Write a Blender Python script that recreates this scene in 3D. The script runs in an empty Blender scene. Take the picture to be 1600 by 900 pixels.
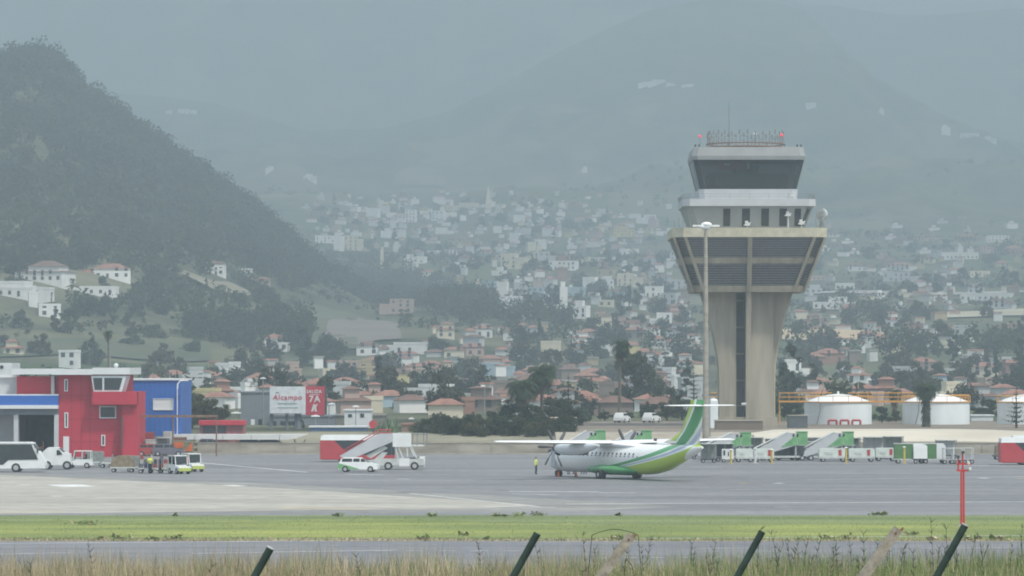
import bpy, math, random, bisect
import numpy as np
from mathutils import Vector, Matrix
random.seed(7); rng = np.random.default_rng(7)
PI = math.pi; R = math.radians
scene = bpy.context.scene
col = scene.collection
# ------------------------------------------------------------------ camera
F = 6560.0; CAMZ = 10.5; HOR = 576.0
PITCH = math.atan((HOR-450.0)/F)
cd = bpy.data.cameras.new('camera'); cam = bpy.data.objects.new('camera', cd); col.objects.link(cam)
cam.location = (0, 0, CAMZ); cam.rotation_euler = (PI/2+PITCH, 0, 0)
cd.sensor_width = 36; cd.lens = 36*F/1600; cd.clip_start = .5; cd.clip_end = 40000
scene.camera = cam
def ray(px, py):
    u = (px-800)/F; v = -(py-450)/F
    y = math.cos(PITCH)-v*math.sin(PITCH); z = math.sin(PITCH)+v*math.cos(PITCH)
    return u/y, z/y
def P(px, py, Y):
    a, b = ray(px, py); return Vector((a*Y, Y, CAMZ+b*Y))
def G(px, py, z=0.0):
    a, b = ray(px, py); Y = (z-CAMZ)/b; return Vector((a*Y, Y, z))
def Z(py, Y): return P(800, py, Y).z
def X(px, Y, py=650): return P(px, py, Y).x
# ------------------------------------------------------------------ view + world
vs = scene.view_settings
scene.display_settings.display_device = 'sRGB'
vs.view_transform = 'Standard'; vs.look = 'None'; vs.gamma = 1; vs.exposure = 0.98; vs.use_curve_mapping = False
scene.cycles.use_denoising = True; scene.cycles.filter_width = 1.9
scene.cycles.max_bounces = 6; scene.cycles.diffuse_bounces = 3; scene.cycles.glossy_bounces = 3
scene.cycles.transparent_max_bounces = 12; scene.cycles.volume_bounces = 3
scene.cycles.sample_clamp_indirect = 6
SUN_EL, SUN_AZ = 58.0, 138.0      # azimuth clockwise from +Y (camera looks +Y): high, from the right
w = bpy.data.worlds.new('World'); scene.world = w; w.use_nodes = True
nt = w.node_tree; nt.nodes.clear()
out = nt.nodes.new('ShaderNodeOutputWorld'); bg = nt.nodes.new('ShaderNodeBackground')
sky = nt.nodes.new('ShaderNodeTexSky'); sky.sky_type = 'NISHITA'; sky.sun_disc = False
sky.sun_elevation = R(SUN_EL); sky.sun_rotation = R(SUN_AZ); sky.air_density = 1.0; sky.dust_density = 3.0; sky.ozone_density = 1.0
# broken grey cloud cover over the Nishita sky
tc = nt.nodes.new('ShaderNodeTexCoord'); mp = nt.nodes.new('ShaderNodeMapping'); mp.inputs['Scale'].default_value = (1, 1, 3.2)
nz = nt.nodes.new('ShaderNodeTexNoise'); nz.inputs['Scale'].default_value = 2.2; nz.inputs['Detail'].default_value = 7
cr = nt.nodes.new('ShaderNodeValToRGB'); cr.color_ramp.elements[0].position = .32; cr.color_ramp.elements[1].position = .62
mx = nt.nodes.new('ShaderNodeMix'); mx.data_type = 'RGBA'; mx.inputs[7].default_value = (7.6, 8.2, 8.6, 1)
nt.links.new(tc.outputs['Generated'], mp.inputs['Vector']); nt.links.new(mp.outputs[0], nz.inputs['Vector'])
nt.links.new(nz.outputs['Fac'], cr.inputs[0]); nt.links.new(cr.outputs[0], mx.inputs[0])
nt.links.new(sky.outputs[0], mx.inputs[6]); nt.links.new(mx.outputs[2], bg.inputs[0])
nt.links.new(bg.outputs[0], out.inputs[0]); bg.inputs[1].default_value = 0.11
sl = bpy.data.lights.new('sun', 'SUN'); sl.energy = 2.35; sl.angle = R(6); sl.color = (1, .94, .84)
so = bpy.data.objects.new('sun', sl); col.objects.link(so)
sd = Vector((math.sin(R(SUN_AZ))*math.cos(R(SUN_EL)), math.cos(R(SUN_AZ))*math.cos(R(SUN_EL)), math.sin(R(SUN_EL))))
so.rotation_euler = sd.to_track_quat('Z', 'Y').to_euler()
# ------------------------------------------------------------------ materials
MATS = {}
def mat(name, c, rough=.7, var=.12, scale=1.5, metal=0, c2=None, island=0, spec=.35, bump=0, coord='Object', coat=0, detail=5, stretch=None):
    """principled colour broken up by noise (two octaves of dirt), optional per-island variation"""
    if name in MATS: return MATS[name]
    m = bpy.data.materials.new(name); m.use_nodes = True; t = m.node_tree; n = t.nodes
    b = n['Principled BSDF']; b.inputs['Roughness'].default_value = rough; b.inputs['Metallic'].default_value = metal
    b.inputs['Specular IOR Level'].default_value = spec; b.inputs['Coat Weight'].default_value = coat
    tcn = n.new('ShaderNodeTexCoord'); v = tcn.outputs[coord]
    if stretch:
        mpn = n.new('ShaderNodeMapping'); mpn.inputs['Scale'].default_value = stretch; t.links.new(v, mpn.inputs[0]); v = mpn.outputs[0]
    no = n.new('ShaderNodeTexNoise'); no.inputs['Scale'].default_value = scale; no.inputs['Detail'].default_value = detail; no.inputs['Roughness'].default_value = .6
    t.links.new(v, no.inputs['Vector'])
    ca = [x*(1-var) for x in c]; cb = [min(1, x*(1+var)) for x in c] if c2 is None else list(c2)
    r = n.new('ShaderNodeValToRGB'); r.color_ramp.elements[0].position = .34; r.color_ramp.elements[1].position = .66
    r.color_ramp.elements[0].color = (*ca, 1); r.color_ramp.elements[1].color = (*cb, 1)
    t.links.new(no.outputs['Fac'], r.inputs[0]); last = r.outputs[0]
    if island:
        g = n.new('ShaderNodeNewGeometry'); mr = n.new('ShaderNodeMapRange'); mr.inputs[3].default_value = 1-island; mr.inputs[4].default_value = 1+island
        t.links.new(g.outputs['Random Per Island'], mr.inputs[0])
        mm = n.new('ShaderNodeVectorMath'); mm.operation = 'SCALE'; t.links.new(last, mm.inputs[0]); t.links.new(mr.outputs[0], mm.inputs['Scale']); last = mm.outputs[0]
    t.links.new(last, b.inputs['Base Color'])
    if bump:
        bn = n.new('ShaderNodeBump'); bn.inputs['Strength'].default_value = bump; bn.inputs['Distance'].default_value = .05
        t.links.new(no.outputs['Fac'], bn.inputs['Height']); t.links.new(bn.outputs[0], b.inputs['Normal'])
    MATS[name] = m; return m
# ------------------------------------------------------------------ mesh builder
class MB:
    def __init__(s): s.v = []; s.f = []; s.m = []; s.sm = []
    def add(s, vs_, fs, mi=0, smooth=False):
        o = len(s.v); s.v.extend([tuple(p) for p in vs_])
        for q in fs: s.f.append(tuple(o+i for i in q)); s.m.append(mi); s.sm.append(smooth)
        return s
    def box(s, c, d, mi=0, rz=0, ry=0, rx=0, taper=1.0):
        hx, hy, hz = d[0]/2, d[1]/2, d[2]/2
        pts = [Vector((x*hx*(taper if z > 0 else 1), y*hy*(taper if z > 0 else 1), z*hz)) for z in (-1, 1) for y in (-1, 1) for x in (-1, 1)]
        if rz or ry or rx:
            M = Matrix.Rotation(rz, 3, 'Z') @ Matrix.Rotation(ry, 3, 'Y') @ Matrix.Rotation(rx, 3, 'X'); pts = [M @ p for p in pts]
        c = Vector(c)
        return s.add([p+c for p in pts], [(0, 2, 3, 1), (4, 5, 7, 6), (0, 1, 5, 4), (2, 6, 7, 3), (0, 4, 6, 2), (1, 3, 7, 5)], mi)
    def b2(s, x0, x1, y0, y1, z0, z1, mi=0): return s.box(((x0+x1)/2, (y0+y1)/2, (z0+z1)/2), (abs(x1-x0), abs(y1-y0), abs(z1-z0)), mi)
    def tube(s, a, b, r0, r1=None, n=8, mi=0, smooth=True):
        a, b = Vector(a), Vector(b); r1 = r0 if r1 is None else r1
        d = (b-a).normalized(); u = d.orthogonal().normalized(); w_ = d.cross(u)
        pts = [a+(u*math.cos(2*PI*i/n)+w_*math.sin(2*PI*i/n))*r0 for i in range(n)]+[b+(u*math.cos(2*PI*i/n)+w_*math.sin(2*PI*i/n))*r1 for i in range(n)]
        s.add(pts, [(i, (i+1) % n, n+(i+1) % n, n+i) for i in range(n)], mi, smooth)
        return s.add(pts, [tuple(range(n))[::-1], tuple(range(n, 2*n))], mi)
    def loft(s, rings, mi=0, smooth=True, caps=True, closed=True):
        n = len(rings[0]); pts = [p for r_ in rings for p in r_]; fs = []
        for k in range(len(rings)-1):
            for i in range(n if closed else n-1):
                j = (i+1) % n; fs.append((k*n+i, k*n+j, (k+1)*n+j, (k+1)*n+i))
        s.add(pts, fs, mi, smooth)
        if caps and closed: s.add(rings[0], [tuple(range(n))[::-1]], mi); s.add(rings[-1], [tuple(range(n))], mi)
        return s
    def prism(s, pts, y0, y1, mi=0, ins=0.0):
        """side profile (x,z) extruded along y; ins shrinks the y extent for points above the mean height"""
        n = len(pts); zs = [p[1] for p in pts]; zm = min(zs); zr = max(max(zs)-zm, 1e-6); r0 = []; r1 = []
        for x, z in pts:
            k = ins*(z-zm)/zr; r0.append((x, y0+k, z)); r1.append((x, y1-k, z))
        s.add(r0+r1, [(i, (i+1) % n, n+(i+1) % n, n+i) for i in range(n)], mi)
        return s.add(r0+r1, [tuple(range(n))[::-1], tuple(range(n, 2*n))], mi)
    def sphere(s, c, r, n=10, m=7, mi=0, sc=(1, 1, 1), zmin=-1.0):
        rings = []; c = Vector(c)
        a0 = math.asin(max(-1, zmin))
        for k in range(m+1):
            a = a0+(PI/2-a0)*k/m; rr = max(math.cos(a), .001)
            rings.append([c+Vector((rr*math.cos(2*PI*i/n)*r*sc[0], rr*math.sin(2*PI*i/n)*r*sc[1], math.sin(a)*r*sc[2])) for i in range(n)])
        return s.loft(rings, mi, True)
    def build(s, name, mats, parent=None, loc=None, rz=0):
        me = bpy.data.meshes.new(name); me.from_pydata(s.v, [], s.f)
        for m_ in (mats if isinstance(mats, (list, tuple)) else [mats]): me.materials.append(m_)
        me.polygons.foreach_set('material_index', s.m); me.polygons.foreach_set('use_smooth', s.sm)
        me.validate(); me.update()
        o = bpy.data.objects.new(name, me); col.objects.link(o); o.parent = parent
        if loc is not None: o.location = loc
        if rz: o.rotation_euler.z = rz
        return o
def fast_mesh(name, verts, faces_n, mats, mi=None):
    """verts (N,3) grouped in consecutive faces of faces_n corners"""
    me = bpy.data.meshes.new(name); N = len(verts); k = N//faces_n
    me.vertices.add(N); me.vertices.foreach_set('co', np.asarray(verts, dtype=np.float32).ravel())
    me.loops.add(N); me.loops.foreach_set('vertex_index', np.arange(N, dtype=np.int32))
    me.polygons.add(k); me.polygons.foreach_set('loop_start', np.arange(k, dtype=np.int32)*faces_n)
    for m_ in mats: me.materials.append(m_)
    if mi is not None: me.polygons.foreach_set('material_index', np.asarray(mi, dtype=np.int32))
    me.update(calc_edges=True); return me
def setp(o, label=None, cat=None, group=None, kind=None):
    if label: o['label'] = label
    if cat: o['category'] = cat
    if group: o['group'] = group
    if kind: o['kind'] = kind
    return o
def thing(name, label, cat, loc=(0, 0, 0), rz=0, group=None):
    o = bpy.data.objects.new(name, None); col.objects.link(o); o.empty_display_size = .3
    o.location = loc; o.rotation_euler.z = rz
    return setp(o, label, cat, group)
def copy_tree(o, parent=None):
    c = o.copy(); col.objects.link(c); c.parent = parent
    for ch in list(o.children): copy_tree(ch, c)
    return c
# ------------------------------------------------------------------ terrain
def vnoise(x, y, seed=0):
    xi = np.floor(x); yi = np.floor(y); fx = x-xi; fy = y-yi; fx = fx*fx*(3-2*fx); fy = fy*fy*(3-2*fy)
    def h(a, b): v = np.sin(a*127.1+b*311.7+seed*74.7)*43758.5453; return v-np.floor(v)
    return (h(xi, yi)*(1-fx)+h(xi+1, yi)*fx)*(1-fy)+(h(xi, yi+1)*(1-fx)+h(xi+1, yi+1)*fx)*fy
def fbm(x, y, s, seed=0, o=4):
    t = 0; a = .5
    for k in range(o): t = t+a*(vnoise(x/s, y/s, seed+k)-.5); s = s/2.1; a *= .55
    return t*2
VY = [-600, 84, 87, 110, 140, 516, 548, 900, 1200, 1600, 2000, 2500, 3000, 3500, 4000, 4500, 5000, 6000, 9600]
VZ = [6.4, 6.4, 6.2, 0.2, -.05, -.05, 2.0, 2.9, 6, 18, 34, 56, 88, 125, 165, 200, 240, 300, 340]
LX = [-900, -300, 0, 30, 75, 100, 112, 150, 190, 240, 290, 340, 400, 450, 500, 560, 620, 700, 760, 850, 950, 1100, 3000]
LYp = [150, 70, 108, 92, 88, 104, 128, 160, 190, 226, 262, 296, 342, 390, 436, 472, 500, 524, 540, 558, 570, 590, 600]
MX = [-1500, -400, 100, 250, 330, 400, 480, 600, 700, 800, 880, 950, 1010, 1100, 1200, 1260, 1310, 1360, 1400, 1450, 1520, 1600, 1700, 2000, 3500]
MYp = [60, 100, 140, 150, 160, 180, 205, 200, 172, 118, 74, 38, 12, -10, -6, 8, 56, 104, 146, 176, 202, 224, 255, 320, 420]
DX = [-3000, 600, 1150, 1260, 1400, 1600, 2000, 4000]; DYp = [-70, -60, -45, 4, 12, 8, 20, 80]
YL, YM, YD = 2300., 5800., 7600.
def zc(pxs, tx, ty, Yc): return CAMZ+(HOR-np.interp(pxs, tx, ty))/F*Yc
def terrain(x, Y):
    x = np.asarray(x, float); Y = np.asarray(Y, float)
    V = np.interp(Y, VY, VZ); far = np.clip((Y-1000)/1500, 0, 1)
    V = V+far*fbm(x, Y, 420, 3)*22
    wob = fbm(x, Y, 600, 11)*140
    zL = zc(800+x/YL*F, LX, LYp, YL); t = np.clip((Y-1120)/(YL-1120), 0, 1); u = np.clip((Y-YL)/1100, 0, 1)
    Lh = np.where(Y < YL, V*(1-t)+zL*t**1.25, zL*(1-u)**1.3)+fbm(x, Y, 260, 5)*16*np.sin(PI*np.clip(t*.9, 0, 1))
    zM = zc(800+x/YM*F, MX, MYp, YM); t = np.clip((Y-3500+wob)/(YM-3500), 0, 1); u = np.clip((Y-YM)/1500, 0, 1)
    gul = np.abs(fbm(x+wob*.6, Y*.45, 420, 21))*150+np.abs(fbm(x-wob, Y*.6, 170, 27))*45
    Mh = np.where(Y < YM, V*(1-t)+zM*t**1.35, zM*(1-u*.8))-gul*np.sin(PI*np.clip(t, 0, 1))
    zD = zc(800+x/YD*F, DX, DYp, YD); t = np.clip((Y-6300)/(YD-6300), 0, 1)
    Dh = zD*t**1.2*np.where(Y > YD, np.clip(1-(Y-YD)/2500, 0, 1), 1)+-np.abs(fbm(x, Y*.5, 600, 31))*190*t*(1-.7*t)
    z = np.where(Y > 1120, np.maximum(V, Lh), V); z = np.where(Y > 3300, np.maximum(z, Mh), z); z = np.where(Y > 6300, np.maximum(z, Dh), z)
    return z
_Ys = np.concatenate([np.arange(560, 3600, 6.0), np.arange(3600, 8400, 14.0)])
def hit(px, py, bias=0.0):
    """where the sight line through (px,py) first meets the terrain"""
    a, b = ray(px, py); zz = CAMZ+b*_Ys; tz = terrain(a*_Ys, _Ys)+bias
    i = int(np.argmax(tz > zz)) if (tz > zz).any() else -1
    if i <= 0: return None
    d0 = zz[i-1]-tz[i-1]; d1 = tz[i]-zz[i]; Yh = _Ys[i-1]+(_Ys[i]-_Ys[i-1])*d0/max(d0+d1, 1e-6)
    return Vector((a*Yh, Yh, float(terrain(a*Yh, Yh))))
rows = np.unique(np.concatenate([np.linspace(-600, 60, 8), np.linspace(70, 150, 28), [84, 87, 110, 140, 516, 524, 532, 540, 548], np.linspace(160, 510, 8), np.linspace(560, 1100, 26), np.linspace(1120, 3600, 250), np.linspace(3612, 6200, 130), np.linspace(6230, 9500, 70)]))
NS = 300; ss = np.linspace(-1, 1, NS); ss = ss*(.62+.38*ss**2)
YY, SS = np.meshgrid(rows, ss, indexing='ij'); XX = SS*(260+.42*np.maximum(YY, 0)); ZZ = terrain(XX, YY)
nr = len(rows); idx = np.arange(nr*NS).reshape(nr, NS)
quads = np.stack([idx[:-1, :-1], idx[:-1, 1:], idx[1:, 1:], idx[1:, :-1]], -1).reshape(-1, 4)
me = bpy.data.meshes.new('ground'); me.from_pydata(np.stack([XX, YY, ZZ], -1).reshape(-1, 3).tolist(), [], quads.tolist())
me.polygons.foreach_set('use_smooth', [True]*len(me.polygons)); me.update()
def ground_mat():
    m = bpy.data.materials.new('hillside_ground'); m.use_nodes = True; t = m.node_tree; n = t.nodes; b = n['Principled BSDF']
    b.inputs['Roughness'].default_value = .95; b.inputs['Specular IOR Level'].default_value = .1
    c = n.new('ShaderNodeTexCoord').outputs['Object']
    def noise(s, d=6, st=None):
        v = c
        if st: q = n.new('ShaderNodeMapping'); q.inputs['Scale'].default_value = st; t.links.new(c, q.inputs[0]); v = q.outputs[0]
        k = n.new('ShaderNodeTexNoise'); k.inputs['Scale'].default_value = s; k.inputs['Detail'].default_value = d; k.inputs['Roughness'].default_value = .62; t.links.new(v, k.inputs['Vector']); return k.outputs['Fac']
    def ramp(f, a, b_, p0, p1):
        r = n.new('ShaderNodeValToRGB'); r.color_ramp.elements[0].position = p0; r.color_ramp.elements[1].position = p1
        r.color_ramp.elements[0].color = (*a, 1); r.color_ramp.elements[1].color = (*b_, 1); t.links.new(f, r.inputs[0]); return r.outputs[0]
    def mix(f, a, b_):
        x = n.new('ShaderNodeMix'); x.data_type = 'RGBA'; t.links.new(f, x.inputs[0]); t.links.new(a, x.inputs[6]); t.links.new(b_, x.inputs[7]); return x.outputs[2]
    fine = ramp(noise(.03, 9), (.035, .043, .027), (.13, .135, .08), .38, .64)
    med = ramp(noise(.006, 9), (.03, .042, .024), (.19, .18, .115), .4, .64)  # broad mottling: ground cover, and painted stand-in for patchy cloud shadow
    vor = n.new('ShaderNodeTexVoronoi'); vor.inputs['Scale'].default_value = .014; q = n.new('ShaderNodeMapping'); q.inputs['Scale'].default_value = (1, .42, 0); t.links.new(c, q.inputs[0])
    wn = n.new('ShaderNodeTexNoise'); wn.inputs['Scale'].default_value = .02; wn.inputs['Detail'].default_value = 5; t.links.new(c, wn.inputs['Vector']); wa = n.new('ShaderNodeVectorMath'); wa.operation = 'MULTIPLY_ADD'; wa.inputs[1].default_value = (90, 90, 0); t.links.new(wn.outputs['Color'], wa.inputs[0]); t.links.new(q.outputs[0], wa.inputs[2]); t.links.new(wa.outputs[0], vor.inputs['Vector'])
    sep = n.new('ShaderNodeSeparateColor'); t.links.new(vor.outputs['Color'], sep.inputs[0])
    field = ramp(sep.outputs[0], (.06, .09, .035), (.17, .16, .1), .2, .95)
    base = mix(ramp(noise(.0042, 7), (0, 0, 0), (1, 1, 1), .46, .6), fine, med)
    base = mix(ramp(sep.outputs[1], (0, 0, 0), (.7, .7, .7), .5, .8), base, field)
    t.links.new(base, b.inputs['Base Color']); return m
me.materials.append(ground_mat())
go = bpy.data.objects.new('ground', me); col.objects.link(go); setp(go, kind='structure')
# ------------------------------------------------------------------ haze
HB = MB(); HB.b2(-6500, 6500, -800, 9700, -30, 1000)
hm = bpy.data.materials.new('haze_air'); hm.use_nodes = True; hn = hm.node_tree; hn.nodes.clear()
ho = hn.nodes.new('ShaderNodeOutputMaterial'); hv = hn.nodes.new('ShaderNodeVolumePrincipled')
hv.inputs['Color'].default_value = (.405, .492, .55, 1); hv.inputs['Density'].default_value = 0.00042; hv.inputs['Anisotropy'].default_value = 0.0
hn.links.new(hv.outputs[0], ho.inputs['Volume'])
hz = HB.build('haze', hm); setp(hz, kind='stuff')
# ------------------------------------------------------------------ apron, roads, markings
def sheet(name, pts, z, m, kind='structure'):
    mb = MB(); mb.add([(p[0], p[1], z) for p in pts], [tuple(range(len(pts)))]); o = mb.build(name, m); setp(o, kind=kind); return o
def two_scale(name, c1, c2, s1, s2, stretch, rough=.85, stain=None):
    m = bpy.data.materials.new(name); m.use_nodes = True; t = m.node_tree; n = t.nodes; b = n['Principled BSDF']
    b.inputs['Roughness'].default_value = rough; b.inputs['Specular IOR Level'].default_value = .3
    c = n.new('ShaderNodeTexCoord').outputs['Object']; q = n.new('ShaderNodeMapping'); q.inputs['Scale'].default_value = stretch; t.links.new(c, q.inputs[0])
    A = n.new('ShaderNodeTexNoise'); A.inputs['Scale'].default_value = s1; A.inputs['Detail'].default_value = 7; A.inputs['Roughness'].default_value = .65; t.links.new(q.outputs[0], A.inputs['Vector'])
    B = n.new('ShaderNodeTexNoise'); B.inputs['Scale'].default_value = s2; B.inputs['Detail'].default_value = 4; t.links.new(c, B.inputs['Vector'])
    r = n.new('ShaderNodeValToRGB'); r.color_ramp.elements[0].position = .36; r.color_ramp.elements[1].position = .64; r.color_ramp.elements[0].color = (*c1, 1); r.color_ramp.elements[1].color = (*c2, 1)
    t.links.new(A.outputs['Fac'], r.inputs[0])
    mr = n.new('ShaderNodeMapRange'); mr.inputs[1].default_value = .3; mr.inputs[2].default_value = .7; mr.inputs[3].default_value = .82; mr.inputs[4].default_value = 1.16; t.links.new(B.outputs['Fac'], mr.inputs[0])
    k = n.new('ShaderNodeVectorMath'); k.operation = 'SCALE'; t.links.new(r.outputs[0], k.inputs[0]); t.links.new(mr.outputs[0], k.inputs['Scale'])
    t.links.new(k.outputs[0], b.inputs['Base Color']); MATS[name] = m; return m
asph = two_scale('worn_asphalt', (.14, .143, .15), (.22, .221, .224), .05, .8, (.25, 1.6, 1), .75)
asph2 = two_scale('road_asphalt', (.13, .135, .15), (.2, .2, .215), .09, 1.1, (.3, 1.3, 1), .75)
conc = two_scale('pale_concrete', (.3, .285, .25), (.41, .39, .345), .06, .5, (.25, 1.8, 1), .85)
white_p = mat('road_paint_white', (.62, .63, .62), .7, .25, .7)
yel_p = mat('road_paint_yellow', (.6, .42, .1), .7, .2, .7)
W_ = 190
yA0, yA1 = G(800, 805.5).y, 513.5
sheet('apron', [(-W_, yA0), (W_, yA0), (W_, yA1), (-W_, yA1)], .004, asph)
def gp(px, py): v = G(px, py); return (v.x, v.y)
patch = two_scale('mixed_apron_surface', (.18, .18, .175), (.29, .285, .265), .05, .6, (.2, 2.2, 1), .85)
sheet('apron_patch', [gp(-900, 724), gp(0, 738.5), gp(240, 748), gp(460, 758), gp(700, 771), gp(980, 786), gp(1060, 792), gp(900, 799), gp(420, 802), gp(-900, 809)][::-1], .006, patch)
sheet('concrete_pavement', [gp(-900, 727), gp(-300, 735), gp(0, 742), gp(240, 753), gp(420, 762), gp(620, 775), gp(800, 786), gp(840, 790), gp(760, 794), gp(420, 798), gp(130, 801.5), gp(-900, 808)][::-1], .008, conc)
def stripe(a, b, wd, m, z=.012, name='road_marking'):
    a = Vector(gp(*a)); b = Vector(gp(*b)); d = (b-a).normalized(); nrm = Vector((-d.y, d.x))*wd/2
    return sheet(name, [a-nrm, b-nrm, b+nrm, a+nrm], z, m)
stripe((884, 787.6), (1900, 782.5), .55, white_p); stripe((795, 768), (935, 768.5), .7, white_p); stripe((935, 770), (992, 770.2), .5, white_p)
stripe((800, 772), (872, 773.2), .5, white_p); stripe((640, 771), (850, 793), .25, white_p); stripe((760, 791.5), (868, 793), .35, white_p)
stripe((-60, 800.3), (105, 799.8), .35, yel_p); stripe((440, 793.0), (578, 795.5), .5, yel_p); stripe((492, 795.3), (570, 796), .25, white_p)
stripe((100, 757.4), (122, 760.4), 3.2, white_p); stripe((30, 757.8), (46, 758), 1.2, white_p); stripe((80, 775.3), (98, 775.4), .7, white_p); stripe((150, 777.5), (400, 778.5), .3, white_p)
stripe((540, 741), (600, 742.4), .5, white_p); stripe((300, 722), (480, 738), .35, white_p); stripe((355, 758), (378, 759.5), 1.2, white_p)
stripe((1140, 765), (1560, 764.5), .25, white_p); stripe((1210, 755), (1222, 755.2), 1.6, white_p); stripe((1530, 747), (1545, 747.2), 1.6, white_p); stripe((1155, 755), (1170, 755.3), .6, yel_p); stripe((1590, 747.5), (1640, 748), 1.0, yel_p)
stripe((1260, 750), (1640, 744), .3, white_p); stripe((1190, 757.5), (1700, 762.5), .22, white_p); stripe((930, 781), (1100, 781.3), .2, white_p)
stripe((620, 748.5), (640, 748.6), .9, white_p); stripe((1080, 730), (1130, 729.5), .5, white_p); stripe((1500, 727.5), (1640, 728), .9, white_p); stripe((1210, 792), (1290, 792.4), .22, white_p)
yR1 = G(800, 846.0).y; yR0 = 196
sheet('taxiway_road', [(-120, yR0), (120, yR0), (120, yR1), (-120, yR1)], .004, asph2)
stripe((-500, 853), (880, 842.5), .32, white_p); stripe((880, 842.5), (2100, 833), .32, white_p)
stripe((300, 865), (620, 859.5), .28, white_p); stripe((0, 866), (110, 864), .25, white_p)
for a, b in ((1090, 1180), (1440, 1580)): stripe((a, 857), (b, 856), .22, white_p)
for k in range(9): stripe((930+k*44, 872-k*.3), (950+k*44, 871.7-k*.3), .3, white_p)
for k in range(5): stripe((585+k*50, 861), (612+k*50, 860.8), .2, white_p)
joint = mat('joint_sealant', (.11, .11, .11), .9, .2, 2); stain_m = mat('oil_stained_asphalt', (.115, .118, .125), .7, .2, .5, c2=(.16, .163, .168))
for k in range(11): stripe((-60-k*6, 747+k*4.6), (330+k*36 if k < 8 else 560, 757+k*4.1), .1, joint, .0105, 'surface_joint')
for a, b_, w_ in (((-50, 743.4), (420, 753), 1.1), ((640, 757), (1500, 752), .8), ((860, 760.5), (1620, 771), .7), ((330, 728), (900, 748), .6), ((1000, 776), (1700, 774), 1.2), ((700, 733), (1650, 736), .5)): stripe(a, b_, w_, stain_m, .0075, 'tyre_marks')
for k in range(16):
    px, py = random.uniform(200, 1600), random.uniform(722, 780); v = G(px, py); n_ = 11; rx, ry = random.uniform(.5, 2.4), random.uniform(.6, 2.2)
    sheet('oil_stain', [(v.x+rx*math.cos(2*PI*i/n_)*random.uniform(.6, 1.2), v.y+ry*math.sin(2*PI*i/n_)*random.uniform(.6, 1.2)) for i in range(n_)], .0072+k*.00003, stain_m)
for a, b_, w_ in (((-100, 858), (1700, 848), 1.0), ((200, 875), (1700, 866), .7)): stripe(a, b_, w_, stain_m, .0075, 'tyre_marks')
# ------------------------------------------------------------------ grass
def blades(name, N, xs, ys, zf, hmin, hmax, wd, m, bend=.35, mi=None, mats=None, lean=0.0):
    x = xs(N); y = ys(N); z = zf(x, y); h = hmin+(hmax-hmin)*rng.random(N)**2; a = rng.random(N)*PI
    cx, sx = np.cos(a)*wd/2, np.sin(a)*wd/2; bx = (rng.normal(size=N)*bend+lean)*h; by = rng.normal(size=N)*bend*h
    V = np.zeros((N, 3, 3)); V[:, 0] = np.stack([x-cx, y-sx, z], -1); V[:, 1] = np.stack([x+cx, y+sx, z], -1); V[:, 2] = np.stack([x+bx, y+by, z+h], -1)
    o = bpy.data.objects.new(name, fast_mesh(name, V.reshape(-1, 3), 3, mats or [m], mi(x, N) if mi else None)); col.objects.link(o); setp(o, kind='stuff'); return o
g_green = mat('fresh_grass', (.12, .17, .05), .8, scale=.09, c2=(.27, .3, .075), island=.15, stretch=(.3, 1.8, 1))
g_dry = mat('dry_grass', (.36, .3, .19), .9, scale=.3, c2=(.5, .42, .28), island=.3)
g_olive = mat('olive_grass', (.12, .18, .05), .85, scale=.2, c2=(.22, .29, .1), island=.35)
g_dark = mat('dark_weed', (.05, .055, .03), .9, island=.4)
soil = mat('turf_ground', (.12, .165, .05), .95, scale=.09, c2=(.27, .3, .075), coord='Object', stretch=(.45, 1.3, 1), detail=9)
soil2 = mat('dusty_verge_ground', (.24, .2, .14), .95, scale=.3, c2=(.32, .27, .19), stretch=(.4, 1.5, 1))
y0g, y1g = yR1, yA0
def wavy(name, ya, yb, aa, ab, z, m, sd):
    xs_ = np.linspace(-120, 120, 400); lo_ = ya+aa*(fbm(xs_, xs_*0+sd, 9, sd)+.5*fbm(xs_, xs_*0+sd, 2, sd+9)); hi_ = yb+ab*(fbm(xs_, xs_*0+sd, 8, sd+3)+.5*fbm(xs_, xs_*0+sd, 1.7, sd+5))
    mb = MB(); mb.loft([[(x, a, z) for x, a in zip(xs_, lo_)], [(x, b_, z) for x, b_ in zip(xs_, hi_)]], 0, False, False, False); return setp(mb.build(name, m), kind='structure')
wavy('grass_verge_soil', y0g, y0g+6, .5, .5, .0045, soil2, 2); wavy('grass_strip_soil', y0g+3.2, y1g, 2.6, .9, .0065, soil, 5)
wavy('grass_strip_far_edge', y1g-13, y1g, 9, .9, .0085, mat('muted_turf', (.11, .155, .06), .95, .2, .08, c2=(.2, .24, .09), stretch=(.25, 2, 1)), 5)
flat = lambda x, y: np.full_like(x, .0)
def patchy_y(n):
    return y0g+1.5+(y1g-y0g-1.5)*rng.random(n)
gx_ = lambda n: rng.uniform(-58, 58, n)
blades('grass', 30000, gx_, patchy_y, flat, .02, .08, .06, g_green, .5, mats=[g_green, g_olive, g_dry], mi=lambda x, n: rng.choice(3, n, p=[.6, .28, .12]))
blades('dry_grass', 14000, gx_, lambda n: y0g+.2+np.abs(rng.normal(size=n))*2.2, flat, .04, .2, .06, g_dry, .5, mats=[g_dry, g_olive, g_dark], mi=lambda x, n: rng.choice(3, n, p=[.5, .35, .15]))
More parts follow.
